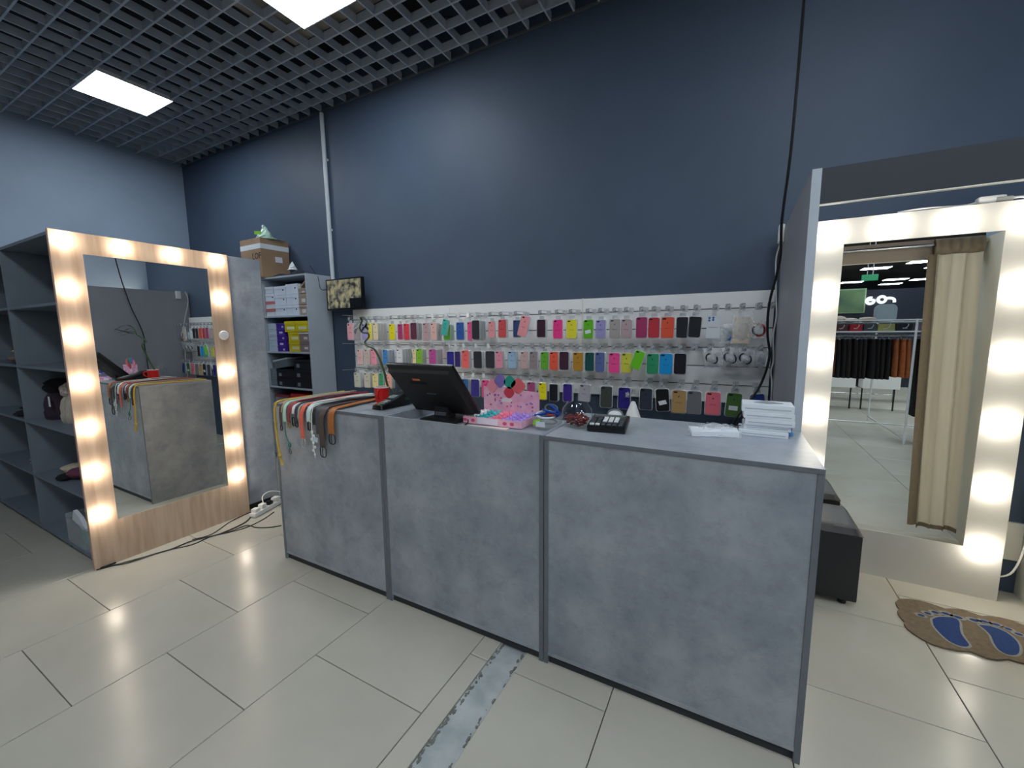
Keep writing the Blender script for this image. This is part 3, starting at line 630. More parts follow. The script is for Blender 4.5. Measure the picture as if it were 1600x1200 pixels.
# packets at the right end
def packet(name, label, cat, b, y, build, tilt=0):
    p0, p1 = atY(b[0], b[2], y), atY(b[1], b[3], y)
    t = thing(name, label, cat, ((p0.x + p1.x) / 2, y, p0.z), rot=(0, math.radians(tilt), 0)); build(t, p1.x - p0.x, p0.z - p1.z); return t
D_ = lambda a, b, c, d: (1050 + a * .15, 1050 + b * .15, 440 + c * .15, 440 + d * .15)
def b_card(t, w, h):
    obj('card', MB().box(-w / 2, w / 2, -0.004, 0, -h, 0, 0.001), PAPER, t, local=True)
    obj('hang_tab', MB().box(-w * 0.16, w * 0.16, -0.003, -0.002, 0, 0.03), CLEARF, t, local=True)
    for dx, dz in ((-0.012, 0.008), (0.010, 0.010), (-0.012, -0.008), (0.010, -0.004)): obj('logo_petal', MB().lathe([(0.0068, 0), (0.0068, 0.001)], (0, 0, 0), 10), mat('logo_blue', (40, 110, 190), 0.4), t, local=True).matrix_local = Matrix.Translation((-w * 0.18 + dx, -0.0042, -0.022 + dz)) @ Matrix.Rotation(math.radians(90), 4, 'X')
    obj('print_line', MB().box(-w * .34, w * .34, -0.0046, -0.004, -h * 0.52, -h * 0.50), mat('emblem_grey', (70, 70, 76)), t, local=True)
packet('accessory_card', 'white accessory card with small blue flower emblem, right part of the top row', 'accessory pack', D_(370, 500, 358, 592), YS - 0.13, b_card, 2)
def bagfilm(t, w, h, d=0.022, seed=1):
    rnd = random.Random(seed)
    def f(u, v):
        e = math.sin(math.pi * u) * math.sin(math.pi * min(v, 1) * 0.98 + 0.03)
        return (-w / 2 + w * u + rnd.uniform(-1, 1) * 0.002, -d * e - rnd.uniform(0, 0.004), -h * v + rnd.uniform(-1, 1) * 0.003)
    o = obj('clear_bag', MB().grid(f, 9, 11), CLEARF, t, local=True, smooth=False); return o
def b_toy(t, w, h):
    bagfilm(t, w, h, 0.02, 3)
    cols = [(70, 110, 70), (50, 130, 190), (60, 90, 60), (200, 190, 180), (40, 110, 180)]
    for i, (dx, dz) in enumerate(((-0.02, -0.02), (0.0, -0.045), (0.024, -0.03), (-0.008, -0.066), (0.022, -0.068))):
        obj('charm', MB().ell((dx * w / .13, -0.008, dz * h / .14 - 0.03), 0.017, 0.006, 0.020, 8, 6, 0.15), mat('charm%d' % i, cols[i], 0.5), t, local=True, smooth=True)
packet('charm_packet', 'clear packet of small blue and green charms, top row', 'accessory pack', D_(500, 650, 440, 625), YS - 0.12, b_toy)
def b_strips(t, w, h):
    bagfilm(t, w, h, 0.012, 4)
    for k in range(5): obj('beige_strip', MB().box(-w * .42, w * .42, -0.006, -0.001, -h * (0.17 + 0.165 * k) - h * .15, -h * (0.17 + 0.165 * k), 0.002), mat('beige_strip', (222, 206, 184), 0.5), t, local=True)
packet('strip_packet', 'long clear packet of beige padded strips, top row', 'accessory pack', D_(642, 825, 310, 652), YS - 0.14, b_strips, 2)
def b_ring(t, w, h):
    bagfilm(t, w, h, 0.02, 5)
    obj('red_cable', MB().torus((0, -0.008, -h * .52), 0.036, 0.005, (0, 1, 0), 20, 6, math.radians(-60), math.radians(150)), mat('red_plastic', (200, 50, 50), 0.4), t, local=True, smooth=True)
    obj('black_cable', MB().torus((0.0, -0.010, -h * .52), 0.030, 0.0045, (0, 1, 0), 20, 6), mat('dark_blue_plastic', (40, 46, 66), 0.4), t, local=True, smooth=True)
    obj('white_card', MB().box(-w * .46, -w * .2, -0.006, -0.003, -h * .95, -h * .1), mat('pinkish_card', (238, 214, 206), 0.5), t, local=True)
packet('earphone_packet', 'small packet with red and dark coiled lead, top row beside black cable', 'accessory pack', D_(825, 975, 415, 590), YS - 0.13, b_ring)
def b_cable(c, seed, r):
    def f(t, w, h):
        bagfilm(t, w, h, 0.03, seed)
        obj('paper_flap', MB().prism([(-w / 2, 0), (w * .25, 0), (w * .1, -h * .2), (-w * .42, -h * .24)], -0.006, -0.004, 'xz'), PAPER, t, local=True)
        o = obj('coiled_cable', MB().torus((-0.005, -0.016, -h * .55), r, 0.0055, (0.12, 1, 0.1), 26, 6, e=1.25).torus((-0.003, -0.010, -h * .53), r * .9, 0.005, (0, 1, -.1), 26, 6, e=1.2).tube([(r * .6, -0.016, -h * .25), (r * .7, -0.016, -h * .6)], 0.004), c, t, local=True, smooth=True)
    return f
cc = [mat('cable_black', (26, 30, 40), 0.45), mat('cable_slate', (48, 54, 66), 0.45)]
for i, (b, c, seed, r, tl, lab) in enumerate(((D_(325, 500, 690, 892), cc[0], 11, 0.028, -6, 'clear bag with thick black coiled cable, first of the bagged cables in the middle row'),
        (D_(515, 680, 680, 890), cc[1], 12, 0.028, -8, 'clear bag with round grey coiled cable, second of the bagged cables, middle row'),
        (D_(690, 860, 690, 895), cc[0], 13, 0.027, 0, 'clear bag with black coiled cable and plug, third of the bagged cables'))):
    packet('cable_packet', lab, 'cable pack', b, YS - 0.14, b_cable(c, seed, r), tl)['group'] = 'bagged cables in the middle row'
def b_film(t, w, h):
    bagfilm(t, w, h, 0.03, 21); obj('charger_block', MB().box(-0.01, 0.03, -0.025, -0.005, -h * .8, -h * .45, 0.004), mat('pale_blue_plastic', (170, 180, 196), 0.3), t, local=True)
packet('charger_packet', 'crumpled clear bag holding a pale charger, last bag of the middle row', 'cable pack', D_(862, 1010, 690, 895), YS - 0.11, b_film, 14)['group'] = 'bagged cables in the middle row'
for x, z, lab in ((1117, 1.559, 'hook holding the white card with the blue flower emblem'), (1137, 1.559, 'hook holding the packet of blue and green charms'), (1160, 1.559, 'hook holding the packet of beige strips'), (1186, 1.559, 'hook holding the small packet with red lead'),
                  (1206, 1.559, 'last empty hook of the top row, beside the grey partition'), (1086, 1.305, 'empty hook with long grey tag between black case and bagged cables'), (1112, 1.305, 'hook holding the first bagged cable'), (1140, 1.305, 'hook holding the second bagged cable'),
                  (1166, 1.305, 'hook holding the third bagged cable'), (1192, 1.305, 'hook holding the bagged pale charger'), (985, 1.057 - .085, 'low hook with dark tag below the deep indigo case')):
    hook(atY(x, 490, YS - .15).x, z, lab)
for px, py, nm in ((546, 494, 'upper'), (546, 537, 'middle'), (548, 577, 'lower')):
    p = atY(556, py, YS); o = obj('side_wire', MB().tube([(p.x + 0.02, YS - 0.001, p.z), (p.x - 0.01, YS - 0.16, p.z + 0.005)], 0.002, 5), STEEL, loc=(p.x, YS, p.z)); tag(o, '%s bare wire prong sticking out at the left end of the slatwall' % nm, 'hook')
# ------------------------------------------------------------------ belts over the left counter unit
def belt_path(xh, zend, xb, lift, yb=1.97, hang_y=1.462, sway=0.0):
    pts = [(xb, yb, 1.003 + lift * 0.6), ((xb + xh) / 2, 1.75, 1.003 + lift), (xh, 1.56, 1.004 + lift * 0.8), (xh, 1.505, 1.006 + lift * 0.5), (xh, 1.482, 1.003), (xh, 1.468, 0.985), (xh + sway * .2, hang_y, 0.955)]
    z = 0.955
    if zend < 0.93: pts += [(xh + sway * .6, hang_y - 0.002, (0.955 + zend) / 2), (xh + sway, hang_y, zend)]
    return spline(pts, 4)
def buckle(t, x, z, w, h, m, y=1.456, prong=True, name='buckle', label=None):
    mb = MB(); loop = rrect(w, h, min(w, h) * 0.38, 4, x, z - h / 2); pts = [(p[0], y, p[1]) for p in loop]; mb.tube(pts + [pts[0]], 0.0028, 6, cap=False)
    if prong: mb.tube([(x, y - 0.002, z), (x, y - 0.005, z - h * 0.5), (x, y - 0.002, z - h * 0.98)], 0.0022, 5)
    return obj(name, mb, m, t, smooth=True, label=label)
def belt(label, xh, zend, xb, w, rgb, lift=0.006, bk=None, bkc=None, yb=1.97, rough=0.5, sway=0.0, hy=1.462):
    t = thing('belt', label, 'belt', (xh, 1.70, 1.0), 'belts laid over the left counter unit')
    m = mat('belt_%d_%d_%d' % rgb, rgb, rough, noise=0.06, scale=50)
    obj('strap', MB().ribbon(belt_path(xh, zend, xb, lift, yb, hy, sway), (1, 0, 0), w, 0.0035), m, t, smooth=True)
    if bk: buckle(t, xh + sway, zend + 0.004, bk[0], bk[1], bkc or STEEL, y=hy)
    return t
belt('wide tan brown leather belt with black buckle, rightmost of the hung belts', -1.905, 0.868, -1.95, 0.046, (172, 104, 48), 0.010, (0.048, 0.058), BLACKM)
belt('dark brown leather belt with black buckle, next to the tan one', -1.972, 0.790, -2.0, 0.044, (72, 58, 54), 0.012, (0.046, 0.060), BLACKM, hy=1.452)
belt('dark slate grey belt with rectangular silver buckle beside the dark brown one', -2.012, 0.858, -2.04, 0.038, (58, 64, 78), 0.014, None, None, hy=1.462)
belt('black narrow belt with pale keeper, partly behind the slate grey belt', -2.056, 0.90, -2.085, 0.022, (30, 30, 34), 0.010, (0.026, 0.04), STEEL, hy=1.470)
belt('pale mint white belt with dark buckle, right of the coral one', -2.092, 0.918, -2.13, 0.030, (206, 226, 222), 0.018, (0.026, 0.05), BLACKM)
belt('coral orange belt with silver buckle hanging low', -2.148, 0.815, -2.165, 0.032, (226, 100, 78), 0.014, (0.036, 0.055), STEEL, hy=1.456)
belt('slim grey green belt hidden beside the coral one', -2.182, 0.925, -2.20, 0.016, (150, 162, 150), 0.010, None)
belt('narrow navy belt between silver white and grey green belts', -2.204, 0.905, -2.225, 0.018, (38, 36, 62), 0.016, (0.02, 0.03), BLACKM)
belt('silver white metallic belt with dark buckle', -2.232, 0.930, -2.255, 0.022, (214, 218, 222), 0.008, (0.022, 0.05), BLACKM, rough=0.3)
belt('burgundy leather belt with brass buckle', -2.274, 0.895, -2.29, 0.026, (128, 46, 56), 0.014, (0.028, 0.034), mat('brass', (170, 150, 90), 0.35, metal=1.0))
belt('mint green belt with loose silver keeper', -2.312, 0.900, -2.335, 0.026, (180, 220, 200), 0.018, None)
belt('dark braided belt with beads beside the yellow cord', -2.352, 0.870, -2.375, 0.018, (58, 40, 44), 0.012, (0.018, 0.030), BLACKM)
belt('long crimson belt lying flat on the counter, behind the coral one', -2.255, 0.955, -2.20, 0.028, (150, 34, 50), 0.024, None, yb=1.99)
belt('long white belt lying across the counter top toward the red cup', -2.10, 0.960, -1.99, 0.020, (226, 222, 216), 0.026, None, yb=1.93)
belt('long olive beige belt along the left edge of the counter top', -2.345, 0.960, -2.33, 0.03, (168, 156, 128), 0.020, None, yb=2.0)
belt('black belt lying between the white and tan belts on top', -2.03, 0.955, -1.965, 0.030, (36, 34, 36), 0.020, None, yb=1.95)
def cord(name, label, pts, r, rgb, extra):
    t = thing(name, label, 'cord belt', (pts[0][0], 1.7, 1.0), 'cord belts on the left counter unit')
    m = mat('cord_%d_%d_%d' % rgb, rgb, 0.6, noise=0.08, scale=80)
    obj('cord', MB().tube(spline(pts, 5), r, 6), m, t, smooth=True); extra(t, m); return t
def yk(t, m):
    obj('knot', MB().ell((-2.377, 1.455, 0.690), 0.012, 0.010, 0.012, 8, 6).ell((-2.374, 1.455, 0.672), 0.008, 0.008, 0.010, 8, 6), m, t, smooth=True)
    obj('tassel', MB().cyl((-2.372, 1.455, 0.668), (-2.358, 1.457, 0.630), 0.0045, 0.009, 7), m, t)
cord('rope_belt', 'yellow rope belt hanging longest at the left counter corner, knotted end', [(-2.42, 1.98, 1.008), (-2.41, 1.7, 1.012), (-2.405, 1.50, 1.012), (-2.402, 1.466, 0.985), (-2.401, 1.458, 0.93), (-2.395, 1.456, 0.80), (-2.377, 1.455, 0.70)], 0.0065, (214, 176, 72), yk)
def tk(t, m):
    obj('bead', MB().ell((-2.275, 1.456, 0.765), 0.010, 0.008, 0.018, 8, 6), m, t, smooth=True)
    obj('wire_loop', MB().torus((-2.272, 1.456, 0.728), 0.012, 0.0015, (0.2, 1, 0), 12, 5, e=1.6), BLACKM, t)
cord('cord_belt', 'thin teal cord with green bead and black loop', [(-2.312, 1.468, 0.95), (-2.312, 1.460, 0.88), (-2.305, 1.457, 0.82), (-2.279, 1.456, 0.775)], 0.0028, (60, 132, 116), tk)
def fl(t, m):
    mb = MB(); 
    for i in range(7): mb.ell((-2.055 + 0.012 * math.sin(i * 2.1) + i * 0.002, 1.450, 0.868 - i * 0.021), 0.011 - 0.0006 * i, 0.004, 0.011 - 0.0006 * i, 8, 5, 0.2)
    obj('flower_trim', mb, mat('chalk_white', (240, 240, 238), 0.4), t, kind='stuff')
cord('chain_belt', 'white chain belt with small white flowers hanging before the slate belt', [(-2.07, 1.70, 1.02), (-2.062, 1.50, 1.012), (-2.058, 1.462, 0.985), (-2.058, 1.452, 0.90), (-2.052, 1.450, 0.80), (-2.040, 1.450, 0.72)], 0.0028, (232, 232, 230), fl)
o = obj('belt_tag', MB().box(-2.045, -2.008, 1.447, 1.449, 0.815, 0.842, rot=Matrix.Rotation(0.15, 3, 'Y')), mat('pale_blue_tag', (190, 214, 222), 0.4), loc=(-2.026, 1.448, 0.83)); tag(o, 'pale blue paper tag stuck on the slate grey belt', 'tag')
# ------------------------------------------------------------------ things on the counter
RED = mat('red_glaze', (204, 36, 36), 0.3); 
t = thing('mug', 'red mug with white rim on the left counter unit', 'mug', (-1.865, 1.80, 1.0))
c = (-1.865, 1.80, 1.0)
obj('body', MB().lathe([(0.036, 0.001), (0.040, 0.004), (0.0425, 0.05), (0.043, 0.088), (0.043, 0.092), (0.0395, 0.092), (0.039, 0.02), (0.0, 0.012)], c, 28), RED, t, smooth=True)
obj('rim', MB().lathe([(0.0434, 0.089), (0.0436, 0.095), (0.039, 0.095), (0.039, 0.089)], c, 28, cap=False), WHITEP, t, smooth=True)
obj('handle', MB().tube(spline([(-1.852, 1.762, 1.078), (-1.842, 1.742, 1.072), (-1.840, 1.738, 1.048), (-1.850, 1.760, 1.026)], 5), 0.0055, 8), RED, t, smooth=True)
t = thing('vase', 'clear glass vase of water between red mug and black screen', 'vase', (-1.80, 1.87, 1.0))
c = (-1.80, 1.87, 1.0)
obj('glass', MB().lathe([(0.0, 0.001), (0.034, 0.001), (0.036, 0.006), (0.038, 0.10), (0.040, 0.15), (0.0375, 0.15), (0.0355, 0.10), (0.0335, 0.010), (0.0, 0.009)], c, 24, cap=False), GLASS, t, smooth=True)
t = thing('bamboo_stem', 'curly lucky bamboo stem with dark leaves standing in the glass vase', 'plant', (-1.80, 1.87, 1.01))
GREEN = mat('bamboo_green', (70, 96, 62), 0.45, noise=0.2, scale=20); LEAF = mat('dark_leaf', (40, 60, 44), 0.4, noise=0.15)
sp = [(-1.80, 1.87, 1.012)] + [tuple(atY(x, y, Y)) for x, y, Y in ((607, 605, 1.825), (600, 580, 1.79), (593, 560, 1.765), (585, 546, 1.745), (575, 541, 1.74), (570, 535, 1.75), (576, 527, 1.74), (575, 521, 1.72), (566, 519, 1.70), (562, 511, 1.69), (566, 502, 1.69))]
obj('stem', MB().tube(spline(sp, 5), [0.0065] * 20 + [0.0052] * 36, 8), GREEN, t, smooth=True)
for pts in (((566, 502), (564, 495), (570, 498), (577, 508)), ((566, 503), (560, 504), (556, 509), (553, 513)), ((565, 512), (570, 510), (574, 513), (575, 516)), ((565, 518), (568, 513), (572, 508), (572, 503)), ((562, 511), (557, 514), (555, 518), (556, 522))):
    q = [atY(x, y, 1.69 - 0.03 * i) for i, (x, y) in enumerate(pts)]
    obj('leaf', MB().ribbon(spline(q, 4), (0.3, 0.9, 0.2), [0.004, 0.008, 0.012, 0.015, 0.017, 0.018, 0.018, 0.017, 0.015, 0.012, 0.008, 0.005, 0.002], 0.001), LEAF, t, smooth=True)
t = thing('drinking_glass', 'empty clear glass behind the red mug and vase', 'glass', (-1.70, 1.95, 1.0))
obj('glass', MB().lathe([(0.0, 0.001), (0.030, 0.001), (0.034, 0.09), (0.032, 0.09), (0.0285, 0.008), (0.0, 0.007)], (-1.70, 1.95, 1.0), 20, cap=False), GLASS, t, smooth=True)
# card terminal
t = thing('card_terminal', 'black card payment terminal lying beside the red mug', 'payment terminal', (-1.69, 1.73, 1.0))
prof = [(1.585, 1.004), (1.590, 1.024), (1.66, 1.038), (1.72, 1.056), (1.77, 1.076), (1.82, 1.082), (1.862, 1.070), (1.875, 1.040), (1.868, 1.010), (1.80, 1.001)]
mb = MB(); rs = []
for x, k in ((-1.728, 0.5), (-1.724, 0.85), (-1.715, 1.0), (-1.665, 1.0), (-1.656, 0.85), (-1.652, 0.5)):
    cy, cz = 1.74, 1.02; rs.append(mb.ring([(x, cy + (a - cy) * (0.92 + 0.08 * k), 1.0 + (b - 1.0) * (0.55 + 0.45 * k)) for a, b in prof]))
mb.skin(rs); obj('housing', mb, BLACKP, t, smooth=True)
sl = math.atan2(0.018, 0.08)
obj('screen', MB().box(-1.712, -1.668, 1.69, 1.735, 1.053, 1.058, rot=Matrix.Rotation(sl, 3, 'X')), mat('lcd_green_grey', (126, 142, 138), 0.2), t)
for i in range(3):
    for j in range(4): obj('key', MB().box(-1.713 + 0.0155 * i, -1.701 + 0.0155 * i, 1.600 + 0.021 * j, 1.614 + 0.021 * j, 1.024 + 0.0045 * j, 1.0295 + 0.0045 * j, 0.001), mat('key_grey', (176, 180, 178), 0.4) if j else mat('key_col%d' % i, ((190, 50, 40), (200, 180, 60), (60, 150, 80))[i], 0.4), t)
obj('side_stripe', MB().box(-1.6525, -1.6515, 1.77, 1.84, 1.03, 1.045, 0.0003), mat('dark_green', (30, 84, 54), 0.4), t)
# point-of-sale screen, leaning toward the customers, seen from behind
t = thing('touch_monitor', 'black touch screen on a stand turned away on the middle counter unit', 'monitor', (-1.28, 1.66, 0.95))
Yb, Zb, Yt, Zt = 1.755, 0.998, 1.525, 1.260
u = Vector((0, Yt - Yb, Zt - Zb)).normalized(); n = Vector((0, -u.z, u.y)) if False else Vector((1, 0, 0)).cross(u); n = -n if n.y > 0 else n   # n: toward the camera side, down
L = math.hypot(Yt - Yb, Zt - Zb); base = Vector((-1.338, Yb, Zb))
def slabm(mb, x0, x1, v0, v1, d0, d1, bev=0.0):
    M = Matrix((Vector((1, 0, 0)), u, n)).transposed(); vs0 = len(mb.bm.verts)
    before = set(mb.bm.verts); mb.box(x0, x1, v0, v1, d0, d1, bev)
    for v in mb.bm.verts:
        if v not in before: v.co = base + M @ v.co
    return mb
obj('bezel', slabm(MB(), -0.206, 0.206, 0, L, -0.014, 0.004, 0.004), BLACKP, t, smooth=True)
obj('screen_glass', slabm(MB(), -0.185, 0.185, 0.015, L - 0.015, -0.0155, -0.0142), mat('screen_dark', (22, 26, 34), 0.08), t)
mb = MB(); M3 = Matrix((Vector((1, 0, 0)), u, n)).transposed()
rs = [mb.ring([base + M3 @ Vector((x * k, L / 2 + (v - L / 2) * k2, d)) for x, v in ((-0.206, 0), (0.206, 0), (0.206, L), (-0.206, L))]) for k, k2, d in ((0.985, 0.98, 0.003), (0.93, 0.90, 0.014), (0.90, 0.86, 0.030))]
mb.skin(rs); obj('rear_housing', mb, BLACKM, t)
obj('brand_plate', slabm(MB(), -0.055, -0.010, L - 0.078, L - 0.066, 0.030, 0.032, 0.0005), mat('orange_plate', (226, 122, 62), 0.4), t, label='small orange plate')
obj('vent_recess', slabm(MB(), -0.085, 0.02, L - 0.105, L - 0.086, 0.0295, 0.0315), mat('pit_black', (6, 6, 7), 0.8), t)
obj('grey_mark', slabm(MB(), -0.025, 0.035, L - 0.178, L - 0.171, 0.030, 0.0312), mat('grey_print', (92, 96, 104), 0.5), t, label='grey lettering bar')
obj('stand_neck', MB().box(-1.375, -1.285, 1.685, 1.755, 0.965, 1.045, 0.006), BLACKM, t)
obj('neck_plate', MB().box(-1.365, -1.295, 1.679, 1.687, 0.985, 1.003, 0.002), mat('dark_steel', (84, 88, 96), 0.35), t)
obj('stand_base', MB().box(-1.43, -1.225, 1.63, 1.83, 0.9505, 0.972, 0.008), BLACKM, t, smooth=True)
obj('cable', MB().tube(spline([(-1.23, 1.77, 1.01), (-1.20, 1.74, 0.98), (-1.15, 1.66, 0.962), (-1.18, 1.60, 0.958), (-1.20, 1.56, 0.957)]), 0.0035, 6), BLACKP, t, smooth=True)
o = obj('black_lead', MB().tube(spline([(-1.24, 1.60, 0.962), (-1.20, 1.57, 0.975), (-1.15, 1.575, 0.974), (-1.10, 1.60, 0.968), (-0.95, 1.62, 0.962)]), 0.0035, 6), BLACKP, smooth=True, loc=(-1.1, 1.6, 0.96)); tag(o, 'thin black lead running in front of the pink display tray', 'cable')
o = obj('paper_sheet', MB().box(-1.19, -0.93, 1.55, 1.70, 0.9505, 0.953, rot=Matrix.Rotation(0.08, 3, 'Z')), mat('cream_sheet', (232, 214, 200), 0.6), loc=(-1.06, 1.62, 0.952)); tag(o, 'cream sheet of card lying in front of the pink display tray', 'sheet')
# pink display tray with header card
PINK = mat('pink_print', (244, 196, 214), 0.5, rgb2=(232, 172, 196), scale=26)
t = thing('display_tray', 'pink printed cardboard display tray with cut-out header, middle counter unit', 'display box', (-1.03, 1.79, 0.954))
x0, x1, y0, y1, z0 = -1.208, -0.872, 1.712, 1.915, 0.954
obj('tray_wall', MB().box(x0, x1, y0, y0 + 0.004, z0, z0 + 0.036), PINK, t)
for a in (x0, x1 - 0.004): obj('tray_wall', MB().box(a, a + 0.004, y0 + 0.004, y1, z0, z0 + 0.036), PINK, t)
obj('tray_floor', MB().box(x0 + 0.004, x1 - 0.004, y0 + 0.004, y1, z0, z0 + 0.003), PINK, t)
obj('blank_panel', MB().box(x0 + 0.085, x0 + 0.205, y0 - 0.001, y0, z0 + 0.004, z0 + 0.034), mat('pale_lilac', (232, 224, 240), 0.5), t, label='plain lilac label panel')
hp = [(x0, z0), (x1, z0), (x1 + 0.002, z0 + 0.150), (x1 - 0.150, z0 + 0.158), (x1 - 0.16, z0 + 0.165), (x0 + 0.12, z0 + 0.168), (x0 + 0.10, z0 + 0.162), (x0 - 0.002, z0 + 0.165)]
obj('header_card', MB().prism(hp, y1 + 0.001, y1 + 0.004, 'xz'), PINK, t)
HEADS = [((x0 + .055, .170), (.030, .036), (236, 150, 164)), ((x0 + .105, .200), (.032, .036), (130, 116, 184)), ((x0 + .165, .195), (.034, .034), (46, 160, 140)), ((x0 + .160, .140), (.030, .030), (206, 70, 84)), ((x0 + .215, .178), (.040, .038), (226, 108, 112))]
for (p, r, c_) in HEADS:
    pl = [(p[0] + r[0] * math.cos(a) * (1 + 0.08 * math.cos(4 * a)), z0 + p[1] + r[1] * math.sin(a) * (1 + 0.08 * math.cos(4 * a))) for a in [2 * math.pi * k / 20 for k in range(20)]]
    f_ = obj('round_cutout', MB().prism(pl, y1 - 0.002, y1 + 0.0008, 'xz'), mat('cut_%d_%d_%d' % c_, c_, 0.5), t)
for i in range(26):
    x = random.uniform(x0 + .02, x1 - .02); z = z0 + random.uniform(.045, .13)
    if abs(x - x0 - .16) < .045 and z > z0 + .09: continue
    obj('printed_motif', MB().prism([(x + random.uniform(.004, .008) * math.cos(a), z + random.uniform(.004, .007) * math.sin(a)) for a in [2 * math.pi * k / 7 for k in range(7)]], y1 - 0.0004, y1 + 0.0009, 'xz'), mat('motif%d' % (i % 3), ((214, 84, 124), (196, 120, 190), (150, 120, 190))[i % 3], 0.5), t)
obj('white_cloud', MB().prism([(x0 + .115, z0 + .085), (x0 + .17, z0 + .085), (x0 + .18, z0 + .10), (x0 + .16, z0 + .112), (x0 + .13, z0 + .11), (x0 + .112, z0 + .10)], y1 - 0.001, y1 + 0.0009, 'xz'), WHITEP, t)
for i, dx in enumerate((0.012, 0.06, 0.245, 0.285)): obj('printed_motif', MB().prism([(x0 + dx + 0.012 * math.cos(a), z0 + 0.018 + 0.009 * math.sin(a)) for a in [2 * math.pi * k / 9 for k in range(9)]], y0 - 0.0008, y0 + 0.001, 'xz'), mat('motif0', (214, 84, 124), 0.5), t)
def toy_mesh():
    mb = MB(); mb.ell((0, 0, 0.016), 0.0155, 0.014, 0.016, 10, 8)
    for s_ in (-1, 1): mb.cyl((0.009 * s_, 0, 0.026), (0.012 * s_, 0, 0.038), 0.005, 0.001, 6)
    return to_mesh('body', mb, True)
TM = toy_mesh(); TM.materials.append(BLACKP)
em = to_mesh('face', MB().ell((-0.005, -0.0135, 0.018), 0.0014, 0.001, 0.0018, 6, 4).ell((0.005, -0.0135, 0.018), 0.0014, 0.001, 0.0018, 6, 4)); em.materials.append(BLACKP)
ROWS_T = [('green', (78, 190, 60), 0, 1), ('white', (238, 238, 240), 0, 5), ('teal', (40, 170, 176), 1, 5), ('turquoise', (60, 190, 196), 2, 5), ('pink', (250, 138, 160), 3, 5), ('rose', (246, 120, 150), 4, 5), ('lilac', (184, 150, 232), 5, 5), ('violet', (170, 136, 224), 6, 5), ('purple', (176, 146, 230), 7, 5)]
for nm, rgb, col, cnt in ROWS_T:
    for k in range(cnt):
        if nm == 'white' and k == 0: continue
        tt = thing('rubber_toy', '%s rubber toy with pointed ears in the pink display tray' % nm, 'toy', (x0 + 0.035 + col * 0.0385, y0 + 0.028 + k * 0.036, z0 + 0.0035 + (0.006 if k > 2 else 0)), '%s rubber toys in the display tray' % nm, rot=(0, 0, random.uniform(-0.3, 0.3)))
        for n_, me_ in (('body', TM), ('face', em)):
            o = bpy.data.objects.new(n_, me_); COL.objects.link(o); o.parent = tt
            if n_ == 'body': own_mat(o, mat('toy_' + nm, rgb, 0.4, noise=0.05))
# clear tub with blue coil cords
t = thing('plastic_tub', 'clear plastic tub with price label, filled with blue cords', 'tub', (-0.775, 1.80, 0.95))
c = (-0.775, 1.80, 0.9505)
obj('tub', MB().lathe([(0.0, 0.001), (0.062, 0.001), (0.070, 0.010), (0.078, 0.062), (0.083, 0.064), (0.083, 0.067), (0.076, 0.066), (0.068, 0.012), (0.0, 0.004)], c, 24, cap=False, sy=0.95), CLEAR, t, smooth=True)
obj('price_label', MB().box(-0.800, -0.755, 1.7225, 1.7235, 0.972, 0.998, rot=Matrix.Rotation(0.1, 3, 'X')), PAPER, t)
obj('colour_label', MB().prism([(-0.818, 0.982), (-0.80, 0.975), (-0.80, 0.99), (-0.77, 1.005), (-0.785, 1.010), (-0.815, 1.0)], 1.7245, 1.7255, 'xz'), mat('lime_label', (150, 210, 60), 0.5), t)
BLUEC = mat('blue_cord', (24, 70, 170), 0.35, noise=0.1)
for i, (dx, dy, dz, R_, nx, ny, nz, m_) in enumerate(((0.02, 0.0, 0.080, 0.042, 0.2, 0.3, 1, BLUEC), (-0.022, -0.01, 0.072, 0.038, -0.3, 0.1, 1, BLUEC), (0.034, 0.012, 0.094, 0.034, 0.6, 0.5, 0.8, BLUEC), (0.0, 0.01, 0.058, 0.046, 0, 0, 1, BLUEC), (0.0, -0.015, 0.070, 0.045, 0.1, -0.2, 1, mat('cord_white', (220, 222, 226), 0.5)), (0.012, 0.02, 0.096, 0.030, 0.3, -0.4, 1, mat('cord_grey', (80, 96, 104), 0.5)), (0.0, 0.0, 0.035, 0.045, 0.1, 0, 1, mat('cord_brown', (96, 70, 70), 0.6)), (0.03, -0.02, 0.075, 0.02, 0.1, 0, 1, mat('cord_red', (150, 50, 50), 0.6)))):
    o = obj('coiled_cord', MB().torus((c[0] + dx, c[1] + dy, c[2] + dz), R_, 0.0048, (nx, ny, nz), 22, 6), m_, smooth=True, loc=(c[0] + dx, c[1] + dy, c[2] + dz))
    tag(o, ['blue coiled cord on top of the clear tub, right side', 'blue coiled cord on top of the clear tub, left side', 'upright blue cord loop sticking out highest from the tub', 'wide blue cord loop inside the tub rim', 'white cord loop along the tub rim', 'grey cord loop on top of the tub', 'brown cord coil at the bottom of the tub', 'small red cord ring in the tub'][i], 'cord', 'cords in the clear tub')
